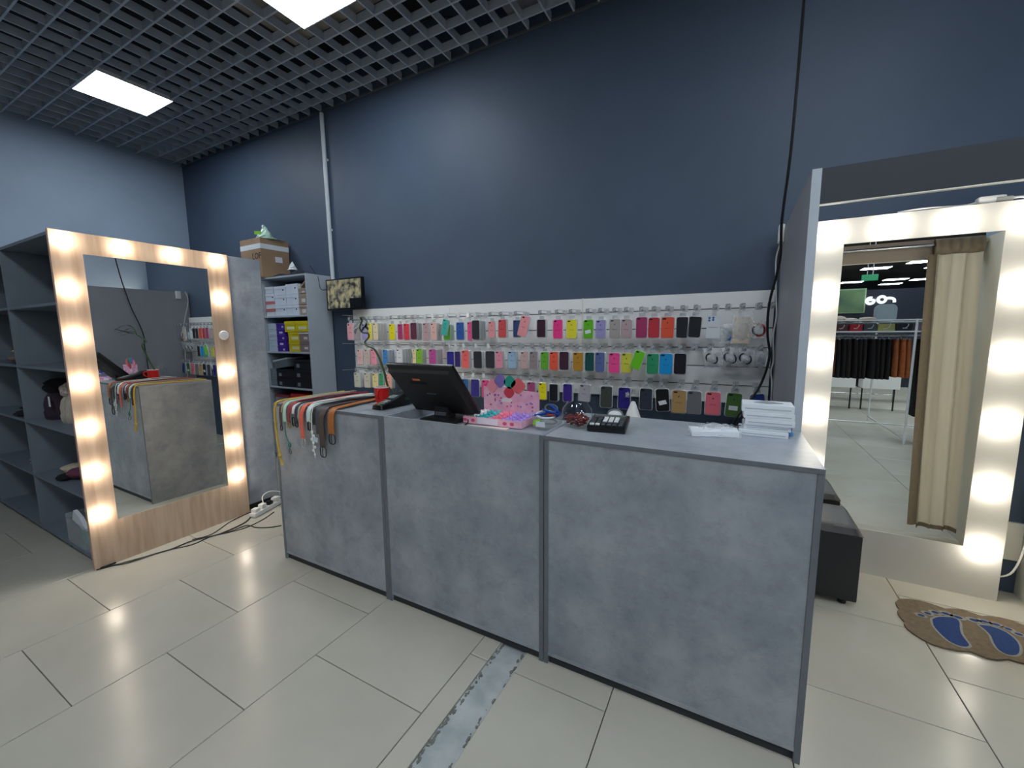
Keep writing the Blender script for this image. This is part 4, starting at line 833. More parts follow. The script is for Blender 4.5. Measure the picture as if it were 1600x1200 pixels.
# fish bowl with dark red petals
t = thing('fish_bowl', 'round glass bowl on the right counter unit holding dark red pieces', 'bowl', (-0.585, 1.685, 1.0))
c = (-0.585, 1.685, 1.0005)
obj('glass', MB().lathe([(0.0, 0.001), (0.030, 0.001), (0.040, 0.006), (0.062, 0.028), (0.069, 0.052), (0.064, 0.082), (0.047, 0.104), (0.044, 0.112), (0.0425, 0.112), (0.0455, 0.102), (0.062, 0.081), (0.067, 0.052), (0.060, 0.030), (0.038, 0.009), (0.0, 0.005)], c, 32, cap=False), GLASS, t, smooth=True)
mb = MB()
for i in range(90):
    a = random.uniform(0, 6.28); r = 0.052 * math.sqrt(random.random()); z = random.uniform(0.012, 0.052)
    r = min(r, 0.030 + (z - 0.01) * 0.75); mb.ell((c[0] + r * math.cos(a), c[1] + r * math.sin(a), c[2] + z), 0.009, 0.007, 0.005, 6, 4, 0.3)
o = obj('red_petals', mb, mat('dark_red', (110, 26, 24), 0.45, noise=0.35, scale=40), loc=(c[0], c[1], c[2] + 0.03), kind='stuff'); tag(o, 'dark red petal-like pieces filling the lower half of the glass bowl', 'petals')
# calculator
t = thing('calculator', 'black desk calculator with pale and dark keys beside the glass bowl', 'calculator', (-0.472, 1.715, 1.0), rot=(0, 0, 0))
rz = Matrix.Rotation(math.radians(6), 3, 'Z'); rt = rz @ Matrix.Rotation(math.radians(7), 3, 'X'); oc = Vector((-0.452, 1.715, 1.0255))
def cbox(x0, x1, y0, y1, z0, z1, bev=0):
    mb = MB(); mb.box(x0, x1, y0, y1, z0, z1, bev)
    for v in mb.bm.verts: v.co = oc + rt @ v.co
    return mb
obj('housing', cbox(-0.078, 0.078, -0.085, 0.078, -0.014, 0.012, 0.004), BLACKP, t, smooth=True)
obj('display', cbox(-0.066, 0.066, 0.045, 0.072, 0.012, 0.0135), mat('lcd_dark', (90, 98, 96), 0.2), t)
KD, KW = mat('key_charcoal', (70, 74, 80), 0.35), mat('key_white', (228, 230, 232), 0.35)
for i in range(6):
    for j in range(5):
        obj('key', cbox(-0.068 + i * 0.0232, -0.0505 + i * 0.0232, -0.076 + j * 0.0225, -0.060 + j * 0.0225, 0.012, 0.0175, 0.0015), KW if (2 <= i <= 4 and j > 1) or (i < 2 and j == 0) else KD, t)
t = thing('clear_dome', 'small clear plastic dome with white sponge behind the calculator', 'dome', (-0.475, 1.92, 1.0))
c = (-0.478, 1.92, 1.0005)
obj('dome', MB().lathe([(0.040, 0.001), (0.040, 0.018), (0.034, 0.036), (0.018, 0.048), (0.0005, 0.050)], c, 22, cap=False), CLEAR, t, smooth=True)
obj('sponge', MB().ell((c[0], c[1], c[2] + 0.022), 0.032, 0.030, 0.018, 12, 8, 0.05), WHITEP, t, smooth=True)
t = thing('glue_nozzle', 'white conical bottle tip rising behind the right counter unit', 'bottle', (-0.46, 2.16, 0.0))
q = atY(989, 641, 2.16)
obj('cone', MB().lathe([(0.055, -0.12), (0.038, -0.03), (0.016, 0.03), (0.010, 0.045), (0.0, 0.048)], (q.x, 2.16, q.z), 18), WHITEP, t, smooth=True)
obj('bottle', MB().lathe([(0.06, 0.0), (0.06, q.z - 0.13), (0.055, q.z - 0.12)], (q.x, 2.16, 0.0), 18), mat('bottle_dark', (50, 56, 66), 0.4), t, smooth=True)
# crumpled plastic sleeve with white contents
t = thing('plastic_sleeve', 'crumpled clear plastic sleeve with white packet beside the white boxes', 'plastic bag', (-0.055, 1.86, 1.0))
def slv(u_, v_): return (-0.155 + 0.20 * u_ + 0.02 * v_, 1.735 + 0.21 * v_ + 0.03 * u_, 1.003 + 0.026 * math.sin(math.pi * u_) * math.sin(math.pi * v_) * (0.5 + random.random()))
obj('sleeve', MB().grid(slv, 12, 10), mat('sleeve_film', (226, 232, 236), 0.12, alpha=0.4), t)
obj('packet', MB().prism([(-0.125, 1.722), (0.038, 1.795), (0.030, 1.875), (-0.02, 1.872), (-0.06, 1.835), (-0.148, 1.83)], 1.0015, 1.020, 'xy'), PAPER, t)
mb = MB()
for i in range(5): mb.tube(spline([(-0.09 + 0.03 * i, 1.89 + random.uniform(-.02, .02), 1.012), (-0.08 + 0.03 * i, 1.91, 1.024), (-0.06 + 0.03 * i, 1.90 + random.uniform(-.02, .02), 1.012)]), 0.003, 5)
obj('green_bits', mb, mat('grey_green', (96, 110, 108), 0.5), t, kind='stuff')
# stack of white boxes
z = 1.0005
STK = [(0.037, 0.203, 1.838, 0.024, 0.0), (0.052, 0.210, 1.850, 0.020, 0.02), (0.058, 0.222, 1.842, 0.026, -0.01), (0.050, 0.219, 1.845, 0.025, 0.015), (0.044, 0.218, 1.850, 0.030, -0.01)]
for i, (xa, xb, yf, h, a) in enumerate(STK):
    nm = ['bottom', 'second', 'middle', 'fourth', 'topmost'][i]
    t = thing('white_box', '%s white wrapped box of the stack beside the grey partition' % nm, 'box', ((xa + xb) / 2, yf + 0.06, z), 'white boxes stacked on the counter')
    R_ = Matrix.Rotation(a, 3, 'Z')
    obj('carton', MB().box(xa, xb, yf, yf + 0.125, z, z + h - 0.001, 0.0015, rot=R_), PAPER, t)
    obj('wrap_fold', MB().box(xa - 0.0025, xa - 0.0005, yf + 0.01, yf + 0.11, z + 0.003, z + h - 0.004, rot=R_, org=((xa + xb) / 2, yf + .0625, z)).box(xa + 0.01, xb - 0.01, yf - 0.001, yf - 0.0003, z + h * 0.35, z + h * 0.5, rot=R_, org=((xa + xb) / 2, yf + .0625, z)), mat('wrap_film', (206, 214, 220), 0.2, alpha=0.7), t)
    z += h
o = obj('grey_card', MB().prism([(0.085, 1.90), (0.125, 1.955), (0.185, 1.905), (0.13, 1.885)], z + 0.0005, z + 0.002), mat('grey_card', (150, 156, 164), 0.5), loc=(0.13, 1.92, z)); tag(o, 'grey diamond shaped card on top of the stacked white boxes', 'card')
q = atZ(1236, 682, 1.0)
o = obj('blue_cap', MB().lathe([(0.010, 0.0), (0.012, 0.012), (0.008, 0.022), (0.0, 0.024)], (q.x - 0.004, q.y, 1.0005), 12), mat('sky_blue_plastic', (90, 150, 206), 0.4), smooth=True, loc=(q.x, q.y, 1.0)); tag(o, 'small blue plastic cap beside the white box stack', 'cap')
# ------------------------------------------------------------------ cables and sockets
o = obj('hanging_cable', MB().tube(spline([(0.20, 2.30, 3.70), (0.192, 2.30, 3.0), (0.188, 2.31, 2.5), (0.184, 2.34, 2.2), (0.172, 2.38, 1.93), (0.178, 2.42, 1.75), (0.150, 2.47, 1.55), (0.152, 2.50, 1.40), (0.168, 2.50, 1.28), (0.14, 2.50, 1.14), (0.085, 2.48, 1.03), (0.02, 2.46, 0.90), (0.0, 2.45, 0.6), (0.0, 2.45, 0.02)], 8), 0.0062, 7), BLACKP, smooth=True, loc=(0.19, 2.3, 3.6)); tag(o, 'black cable hanging from the ceiling beside the grey partition', 'cable')
o = obj('white_cable', MB().tube(spline([(0.222, 3.05, 2.03), (0.222, 3.075, 1.95), (0.205, 3.06, 1.85), (0.21, 3.02, 1.70), (0.216, 3.0, 1.60), (0.222, 2.98, 1.50), (0.212, 2.98, 1.38), (0.222, 2.98, 1.24), (0.212, 2.97, 1.16), (0.224, 2.97, 1.05), (0.224, 2.98, 0.6), (0.224, 2.98, 0.02)], 6), 0.0045, 6), WHITEP, smooth=True, loc=(0.22, 3.0, 1.5)); tag(o, 'wavy white cable running down the corner beside the grey partition', 'cable')
t = thing('wall_adapter', 'white plug adapter hung at the upper back corner of the partition', 'adapter', (0.215, 2.96, 1.99))
obj('housing', MB().box(0.200, 0.2315, 2.93, 2.99, 1.925, 2.03, 0.008), WHITEP, t, smooth=True)
t = thing('conduit_pipe', 'thin white vertical conduit pipe running down the navy wall', 'pipe', (-3.83, 3.068, 2.0))
obj('pipe', MB().cyl((-3.845, 3.068, 3.665), (-3.822, 3.068, 1.99), 0.0215, seg=14), mat('white_pipe', (206, 214, 220), 0.35), t, smooth=True)
for z in (3.2, 2.5): obj('clip', MB().box(-3.868, -3.808, 3.075, 3.09, z, z + 0.02), WHITEP, t)
WC = WHITEP
t = thing('power_strip', 'white power strip with plugs and tangled leads on the floor by the mirror', 'power strip', (-3.0, 1.85, 0))
p0, p1 = atZ(394, 806, 0.02), atZ(430, 786, 0.02); d = (p1 - p0); d.z = 0; d.normalize(); sd = Vector((-d.y, d.x, 0))
def sbox(mb, a, b, w0, w1, z0, z1, bev=0.004):
    before = set(mb.bm.verts); mb.box(a, b, w0, w1, z0, z1, bev); M = Matrix((d, sd, Vector((0, 0, 1)))).transposed()
    for v in mb.bm.verts:
        if v not in before: v.co = Vector((p0.x, p0.y, 0)) + M @ v.co
    return mb
obj('strip_body', sbox(MB(), 0, 0.30, -0.03, 0.03, 0.002, 0.038, 0.010), WC, t, smooth=True)
for k in range(4): obj('plug', sbox(MB(), 0.015 + 0.07 * k, 0.06 + 0.07 * k, -0.022, 0.022, 0.038, 0.066 + 0.008 * (k % 2), 0.008), WC if k != 2 else BLACKP, t, smooth=True)
obj('white_lead', MB().tube(spline([p0 + d * 0.12 + Vector((0, 0, .05)), p0 + d * .14 + sd * .02 + Vector((0, 0, .10)), p0 + d * .22 + sd * .02 + Vector((0, 0, .11)), p0 + d * .34 + Vector((0, 0, .06)), p0 + d * .42 + Vector((0, 0, .03))]), 0.004, 6), WC, t, smooth=True)
obj('white_lead', MB().tube(spline([p0 + d * 0.2 + Vector((0, 0, .05)), p0 + d * .26 - sd * .04 + Vector((0, 0, .05)), p0 + d * .30 - sd * .09 + Vector((0, 0, .006)), p0 + d * .2 - sd * .1 + Vector((0, 0, .006))]), 0.004, 6), WC, t, smooth=True)
def floor_cable(label, pts, r=0.0035, m=BLACKP, name='floor_cable'):
    P = []
    for x, y in pts:
        q = atZ(x, y, r + 0.001)
        if q.x < -3.332 and q.y > 0.85: q.x = -3.332
        P.append(q)
    o = obj(name, MB().tube(spline(P, 5), r, 6), m, smooth=True, loc=P[0]); tag(o, label, 'cable', 'floor cables along the mirror')
floor_cable('thick black cable curving along the floor before the wooden mirror frame', [(133, 850), (137, 866), (146, 880), (165, 885), (200, 879), (240, 866), (270, 857), (300, 845), (340, 835), (372, 822), (388, 812), (396, 800)], 0.0045)
floor_cable('second black cable touching the foot of the wooden mirror frame', [(148, 889), (175, 884), (215, 873), (260, 860), (300, 851), (330, 838), (352, 833), (385, 824), (410, 812), (428, 800)], 0.003)
floor_cable('black cable end running straight toward the counter corner', [(330, 838), (360, 830), (385, 821), (400, 824), (420, 824), (440, 821)], 0.0035)
floor_cable('thin dark cable near the power strip, upper one', [(300, 843), (330, 835), (360, 815), (385, 802), (392, 800)], 0.003)
t = thing('frame_adapter', 'white power adapter block lying on top of the white mirror frame', 'adapter', (1.06, 3.0, 2.022))
q0, q1 = atY(1526, 322, 2.97), atY(1572, 318, 2.97)
obj('block', MB().box(q0.x, q0.x + 0.10, 2.955, 3.01, 2.0225, 2.060, 0.014), WC, t, smooth=True)
obj('plug', MB().box(q0.x + 0.06, q0.x + 0.12, 2.953, 2.99, 2.0235, 2.048, 0.006), mat('adapter_grey', (150, 150, 146), 0.5), t)
obj('white_lead', MB().tube(spline([(q0.x - 0.30, 2.96, 2.0265), (q0.x - 0.2, 2.95, 2.031), (q0.x - 0.05, 2.97, 2.028), (q0.x + 0.02, 2.98, 2.04), (q0.x + 0.12, 2.965, 2.04), (q0.x + 0.24, 2.97, 2.035), (q0.x + 0.33, 2.98, 2.026)]), 0.0042, 6), WC, t, smooth=True)
obj('hanging_lead', MB().tube(spline([(q0.x + 0.12, 2.96, 2.035), (q0.x + 0.15, 2.942, 2.03), (q0.x + 0.17, 2.94, 1.99)]), 0.0035, 6), WC, t, smooth=True)
o = obj('lamp_cable', MB().tube(spline([(1.375, 3.02, 1.30), (1.372, 3.02, 0.95), (1.366, 3.02, 0.70), (1.376, 3.0, 0.52), (1.372, 2.99, 0.32), (1.34, 2.985, 0.16), (1.285, 2.985, 0.115)], 6), 0.0045, 6), WC, smooth=True, loc=(1.37, 3.02, 0.9)); tag(o, 'white cable curving down right of the white mirror frame', 'cable')
# ------------------------------------------------------------------ shoe shelf against the navy wall
t = thing('shoe_shelf', 'grey open shelf of shoe boxes beside the small security monitor', 'shelf', (-4.28, 2.94, 0))
XL, XR, YF, YK = -5.40, -3.882, 2.79, 3.085
for a in (XL, -4.66, XR - 0.018): obj('side_panel', MB().box(a, a + 0.018, YF, YK, 0, 2.035, 0.001), LTGREY, t)
for z in (0.05, 0.42, 0.818, 1.210, 1.600, 2.018):
    for xa_, xb_ in ((XL + 0.0185, -4.6605), (-4.6415, XR - 0.0185)): obj('shelf_board', MB().box(xa_, xb_, YF, YK - 0.006, z - 0.001, z + 0.016, 0.0008), LTGREY, t)
obj('back_panel', MB().box(XL, XR, YK - 0.005, YK, 0.02, 2.03), mat('shelf_back', (60, 64, 74), 0.7), t)
def shoe_box(xa, xb, z0, z1, rgb, label, lid=None, sticker=None, hole=None, yf=2.806, tilt=0, lidh=0.028):
    if label is None: label = 'shoe box'
    t = thing('shoe_box', label, 'shoe box', ((xa + xb) / 2, yf + 0.12, z0), 'shoe boxes on the grey shelf')
    m = mat('card_%d_%d_%d' % rgb, rgb, 0.6, noise=0.03, scale=12); ml = mat('card_%d_%d_%d' % lid, lid, 0.6) if lid else m
    R_ = Matrix.Rotation(math.radians(tilt), 3, 'Y'); oc = ((xa + xb) / 2, yf + .12, z0)
    obj('carton', MB().box(xa + .002, xb - .002, yf, yf + 0.25, z0 + 0.001, z1 - lidh, rot=R_, org=oc), m, t)
    obj('lid', MB().box(xa, xb, yf - 0.003, yf + 0.253, z1 - lidh, z1 - 0.001, 0.001, rot=R_, org=oc), ml, t)
    if sticker:
        sx, sw, sh, c = sticker; cx = xa + (xb - xa) * sx; cz = z0 + (z1 - lidh - z0) * 0.5
        obj('size_label', MB().box(cx - sw / 2, cx + sw / 2, yf - 0.0012, yf - 0.0002, cz - sh / 2, cz + sh / 2, rot=R_, org=oc), mat('stk_%d_%d_%d' % c, c, 0.5), t)
    if hole:
        cx = xa + (xb - xa) * hole; cz = z0 + (z1 - lidh - z0) * 0.78
        obj('finger_hole', MB().box(cx - .007, cx + .007, yf - 0.001, yf - 0.0002, cz - .007, cz + .007, 0.003, rot=R_, org=oc), mat('hole_dark', (26, 26, 30), 0.3), t)
    return t
WB = (214, 224, 238); LV = ('bottom', 'second', 'third')
zz = (1.617, 1.726, 1.836, 1.945)
for col, (xa, xb) in enumerate(((-4.455, -4.252), (-4.248, -4.046))):
    for k in range(3): shoe_box(xa, xb, zz[k], zz[k + 1] - 0.001 - (0.012 if k == 2 and col == 0 else 0), WB, '%s white shoe box of the %s white column, top shelf' % (LV[k], ('inner', 'outer')[col]), hole=0.78)
shoe_box(-4.62, -4.46, 1.617, 1.695, (214, 218, 222), 'lowest pale box with red lid, left column of the top shelf', lid=(196, 110, 118))
shoe_box(-4.62, -4.46, 1.697, 1.775, (214, 218, 222), 'upper pale box with red lid, left column of the top shelf', lid=(196, 110, 118))
shoe_box(-4.62, -4.46, 1.777, 1.862, WB, 'white shoe box above the two red-lidded ones', hole=0.8)
shoe_box(-4.615, -4.47, 1.864, 1.935, (206, 214, 226), 'pale topmost box in the left column of the top shelf')
TAN = (168, 152, 138)
for k in range(2): shoe_box(-4.040, -3.905, zz[k], zz[k + 1] - .004, TAN, '%s kraft brown shoe box at the right end of the top shelf' % LV[k], sticker=(0.55, 0.06, 0.035, (210, 212, 214)))
shoe_box(-4.035, -3.906, 1.836, 1.890, TAN, 'topmost kraft brown box with raised lid, right end of the top shelf', lidh=0.02, sticker=(0.6, 0.05, 0.016, (210, 212, 214)))
o = obj('loose_lid', MB().box(-4.02, -3.915, 2.81, 3.0, 1.925, 1.940, 0.001, rot=Matrix.Rotation(math.radians(-34), 3, 'Y')), mat('card_%d_%d_%d' % TAN, TAN, 0.6), loc=(-3.96, 2.9, 1.93)); tag(o, 'slanting kraft brown lid on the topmost brown box', 'lid')
PUR = (66, 34, 150)
for k in range(5): shoe_box(-4.462, -4.318, 1.227 + .062 * k, 1.288 + .062 * k, PUR, '%s purple shoe box of the purple stack, second shelf' % ('lowest', 'second', 'middle', 'fourth', 'topmost')[k], sticker=(0.5 if k % 2 else 0.75, 0.06 if k % 2 else 0.03, 0.02, (206, 200, 230)), lidh=0.016)
for k in range(5): shoe_box(-4.62, -4.470, 1.227 + .062 * k, 1.288 + .062 * k, (188, 202, 218), '%s pale blue grey box beside the purple stack' % ('lowest', 'second', 'middle', 'fourth', 'topmost')[k], lidh=0.018)
YEL = (214, 198, 22)
for k in range(2): shoe_box(-4.262, -4.082, 1.227 + .106 * k, 1.331 + .106 * k, YEL, '%s yellow shoe box below the two wide yellow ones' % ('lower', 'upper')[k], sticker=(0.6, 0.11, 0.03, (222, 222, 180)), lidh=0.02)
for k, (xa, xb) in enumerate(((-4.315, -4.132), (-4.128, -3.925))): shoe_box(xa, xb, 1.4405, 1.556, YEL, 'wide yellow shoe box on top of the stack, %s one' % ('inner', 'outer')[k], sticker=(0.55, 0.13, 0.03, (226, 226, 190)), lidh=0.036)
for k in range(2): shoe_box(-4.076, -3.905, 1.227 + .105 * k, 1.331 + .105 * k, (142, 122, 126), '%s taupe shoe box beside the yellow ones, second shelf' % ('lower', 'upper')[k], lid=(206, 204, 206) if k else None, sticker=(0.6, 0.06, 0.025, (212, 212, 214)), lidh=0.02)
BK = (22, 22, 30)
for k in range(2): shoe_box(-4.520, -4.205, 0.835 + .098 * k, 0.932 + .098 * k, BK, '%s black shoe box of the left black stack, third shelf' % ('lower', 'upper')[k], sticker=(0.2, 0.05, 0.035, (124, 130, 140)), lidh=0.025)
for k in range(3): shoe_box(-4.200, -3.904, 0.835 + .102 * k, 0.936 + .102 * k, BK, '%s black shoe box of the right black stack, third shelf' % ('lower', 'middle', 'upper')[k], sticker=(0.22, 0.05, 0.04, (124, 130, 140)), lidh=0.025)
shoe_box(-4.56, -4.30, 1.045, 1.145, (96, 108, 116), 'grey tilted shoe box with white edge, left of the third shelf', tilt=-9, lidh=0.018, lid=(180, 186, 188))
for k in range(2): shoe_box(-4.635, -4.528, 0.835 + .098 * k, 0.932 + .098 * k, (120, 132, 142), '%s narrow grey blue box at the left end of the third shelf' % ('lower', 'upper')[k], lidh=0.02)
shoe_box(-4.30, -3.98, 0.60, 0.765, (190, 36, 44), 'red box on the fourth shelf behind the belts', tilt=0, lidh=0.03)
shoe_box(-4.58, -4.34, 0.60, 0.74, (150, 152, 160), 'grey box with reddish lid on the fourth shelf', lid=(140, 60, 70))
shoe_box(-4.60, -3.92, 0.437, 0.598, (110, 110, 118), 'long grey box lying at the bottom of the fourth shelf')
for xa, xb in ((-4.62, -4.30), (-4.28, -3.92)): shoe_box(xa, xb, 0.068, 0.26, (150, 140, 130), 'brown box on the lowest shelf, %s one' % ('outer' if xa > -4.5 else 'inner'))
# cardboard box on top
KR = mat('cardboard', (168, 140, 112), 0.75, rgb2=(156, 128, 102), scale=6)
t = thing('cardboard_box', 'open brown cardboard box with white tape on top of the shoe shelf', 'box', (-4.76, 2.92, 2.036))
A, Bq, Cq, Dq = Vector((-4.570, 2.765)), Vector((-4.550, 3.075)), Vector((-4.945, 3.080)), Vector((-4.965, 2.775))
def wallq(mb, a, b, z0, z1, th=0.004, o=0.0):
    d = (b - a).normalized(); n = Vector((d.y, -d.x)); a, b = a + n * o, b + n * o
    return mb.prism([tuple(a), tuple(b), tuple(b - n * th), tuple(a - n * th)], z0, z1)
zt = 2.462
quad = [A, Bq, Cq, Dq]
for i in range(4): obj('side', wallq(MB(), quad[i], quad[(i + 1) % 4], 2.036, zt - (0.0 if i != 1 else 0.02)), KR, t)
obj('bottom', MB().prism([tuple(q) for q in quad], 2.0365, 2.041), KR, t)
for i in (0, 3): obj('tape', wallq(MB(), quad[i] if i == 0 else Dq, quad[1] if i == 0 else A, zt - 0.115, zt - 0.062, 0.001, 0.0014), mat('white_tape', (226, 232, 236), 0.4), t)
dA = (A - Dq).normalized(); nA = Vector((dA.y, -dA.x))
pt = A - dA * 0.085 + nA * 0.002
text_mesh('LOF', 0.095, BLACKM, t, M_face((pt.x - t.location.x, pt.y - t.location.y, zt - 0.195 - 2.036), (dA.x, dA.y, 0), (0, 0, 1)), 'lettering', label='black stencilled letters')
dB = (Bq - A).normalized(); nB = Vector((dB.y, -dB.x))
obj('shipping_label', wallq(MB(), A + dB * 0.15, A + dB * 0.23, zt - 0.245, zt - 0.185, 0.001, 0.0014), PAPER, t)
def bagmesh(c, rx, ry, rz, seed, n=14):
    rnd = random.Random(seed)
    mb = MB()
    def f(u, v):
        a = 2 * math.pi * u; r = (1 - v) ** 0.75 * (1 + rnd.uniform(-.16, .16))
        return (c[0] + rx * r * math.cos(a), c[1] + ry * r * math.sin(a), c[2] + rz * (v ** 1.3) + rnd.uniform(0, .006))
    return mb.grid(f, n, 7, closeu=True)
t = thing('green_bag', 'crumpled clear and green plastic bag on top of the cardboard box', 'bag', (-4.70, 2.93, 2.462))
o = obj('film', bagmesh((-4.70, 2.93, 2.455), 0.20, 0.13, 0.06, 5), mat('pale_green_film', (190, 224, 204), 0.25, alpha=0.75), t)
obj('film', bagmesh((-4.66, 2.88, 2.46), 0.13, 0.09, 0.155, 6), mat('pale_green_film', (190, 224, 204), 0.25, alpha=0.75), t)
obj('lime_print', MB().box(-4.69, -4.62, 2.795, 2.805, 2.505, 2.54, 0.004, rot=Matrix.Rotation(0.7, 3, 'Z')), mat('lime_label', (150, 210, 60), 0.5), t)
obj('knot', MB().ell((-4.665, 2.87, 2.60), 0.016, 0.014, 0.026, 8, 6, .15), mat('milky_film', (226, 234, 236), 0.3, alpha=0.85), t)
mb = MB()
def heap(u, v): return (-4.52 + 0.56 * u, 2.80 + 0.27 * v, 2.038 + 0.085 * math.sin(math.pi * v) * math.sin(math.pi * min(1, u * 0.9 + .12)) * (0.7 + 0.3 * math.sin(9 * u + 4 * v)))
o = obj('dark_jacket', mb.grid(heap, 16, 12), mat('dark_cloth', (30, 33, 42), 0.85), smooth=True, loc=(-4.0, 2.9, 2.038)); tag(o, 'dark folded cloth lying on the shoe shelf beside the cardboard box', 'cloth')
o = obj('paper_scrap', bagmesh((-4.29, 2.93, 2.11), 0.06, 0.05, 0.09, 9, 9), PAPER, loc=(-4.29, 2.93, 2.11)); tag(o, 'crumpled white paper on the dark cloth beside the cardboard box', 'paper')
for k in range(2):
    o = obj('flat_carton', MB().box(-5.38, -5.01 - .02 * k, 2.82, 3.06, 2.0365 + .125 * k, 2.16 + .125 * k, .002), mat('carton_grey', (150, 156, 164), 0.6), loc=(-5.2, 2.96, 2.04 + .12 * k)); tag(o, '%s grey carton left of the cardboard box' % ('lower', 'upper')[k], 'box')
# security monitor
t = thing('security_monitor', 'small wall monitor showing a grid of camera pictures', 'monitor', (-3.53, 2.96, 1.82))
c0 = [atY(508, 437, 2.95), atY(565, 431, 2.97), atY(567, 480, 2.97), atY(512, 487, 2.95)]
X0, X1, Z0, Z1 = -3.792, -3.262, 1.662, 1.978
obj('bezel', MB().box(X0, X1, 2.952, 2.985, Z0, Z1, 0.004), BLACKP, t, smooth=True)
CC = bpy.data.materials.new('camera_feed'); CC.use_nodes = True; nt = CC.node_tree; nt.nodes.remove(nt.nodes['Principled BSDF'])
em_ = nt.nodes.new('ShaderNodeEmission'); tcn = nt.nodes.new('ShaderNodeTexCoord'); n1 = nt.nodes.new('ShaderNodeTexNoise'); n1.inputs['Scale'].default_value = 16; n1.inputs['Detail'].default_value = 3
rp = nt.nodes.new('ShaderNodeValToRGB'); e_ = rp.color_ramp.elements; e_[0].position = .36; e_[0].color = (*lin((40, 42, 46)), 1); e_[1].position = .62; e_[1].color = (*lin((140, 134, 102)), 1)
q_ = e_.new(.5); q_.color = (*lin((104, 104, 92)), 1)
nt.links.new(tcn.outputs['Object'], n1.inputs['Vector']); nt.links.new(n1.outputs['Fac'], rp.inputs[0]); nt.links.new(rp.outputs[0], em_.inputs[0]); em_.inputs[1].default_value = 1.0; nt.links.new(em_.outputs[0], nt.nodes['Material Output'].inputs[0])
W3, H3 = (X1 - X0 - 0.036) / 3, (Z1 - Z0 - 0.03) / 3
for i in range(3):
    for j in range(3):
        if i == 2 and j == 0: continue
        obj('camera_picture', MB().box(X0 + .018 + W3 * i + .0006, X0 + .018 + W3 * (i + 1) - .0006, 2.9508, 2.9518, Z0 + .016 + H3 * j + .0006, Z0 + .016 + H3 * (j + 1) - .0006), CC, t)
obj('black_picture', MB().box(X0 + .018 + W3 * 2, X1 - .018, 2.9508, 2.9518, Z0 + .016, Z0 + .016 + H3), mat('off_black', (20, 22, 26), 0.3), t)
obj('bracket', MB().box(-3.58, -3.48, 2.985, 3.089, 1.78, 1.86, 0.004), BLACKM, t)
obj('lead', MB().tube(spline([(-3.70, 2.985, 1.90), (-3.86, 2.95, 1.88), (-3.878, 2.93, 2.0), (-3.90, 2.92, 2.042), (-3.96, 2.90, 2.13)]), 0.003, 6), BLACKP, t, smooth=True)
# ------------------------------------------------------------------ open shelving beside the wooden mirror
t = thing('shelving_unit', 'grey open cube shelving at the left edge, holding knitwear', 'shelf', (-4.86, 1.14, 0))
XE = -3.368; YF0, YK0 = 0.878, 1.42
for x in (XE, -4.365, -5.365, -6.365): obj('upright', MB().box(x - 0.018, x, YF0, YK0, 0.03, 1.984, 0.0008), SHELFG, t)
obj('top_board', MB().box(-6.383, XE, YF0, YK0, 1.9845, 2.0025, 0.0008), SHELFG, t)
for x0, x1 in ((-4.3645, -3.3865), (-5.3645, -4.3835), (-6.3645, -5.3835)):
    for z in (0.03, 0.42, 0.812, 1.200, 1.592): obj('shelf_board', MB().box(x0, x1, YF0 + 0.001, YK0 - 0.01, z, z + 0.017, 0.0008), SHELFG, t)
    obj('back_panel', MB().box(x0, x1, YK0 - 0.009, YK0 - 0.003, 0.03, 1.984), SHELFG, t)
for x in (-3.40, -3.87, -4.37, -4.87, -5.37): obj('foot', MB().cyl((x, 0.91, 0.0), (x, 0.91, 0.03), 0.018, 0.022, 10), BLACKP, t)
t = thing('tall_cabinet', 'tall concrete-look cabinet side right behind the wooden mirror', 'cabinet', (-3.56, 1.73, 0))
obj('side_panel', MB().box(-3.385, -3.367, 1.425, 2.02, 0.055, 2.0, 0.0008), CONC, t)
obj('front_edge', MB().box(-3.386, -3.3665, 2.0205, 2.0225, 0.055, 2.0), CONCDK, t)
for z in (0.055, 0.5, 1.0, 1.5, 1.983): obj('shelf_board', MB().box(-3.80, -3.3855, 1.43, 2.02, z, z + 0.017), CONC, t)
obj('side_panel', MB().box(-3.82, -3.802, 1.425, 2.02, 0.055, 2.0), CONC, t)
obj('plinth_or_gap_shade', MB().box(-3.80, -3.40, 1.45, 2.0, 0.0, 0.054), BLACKM, t)
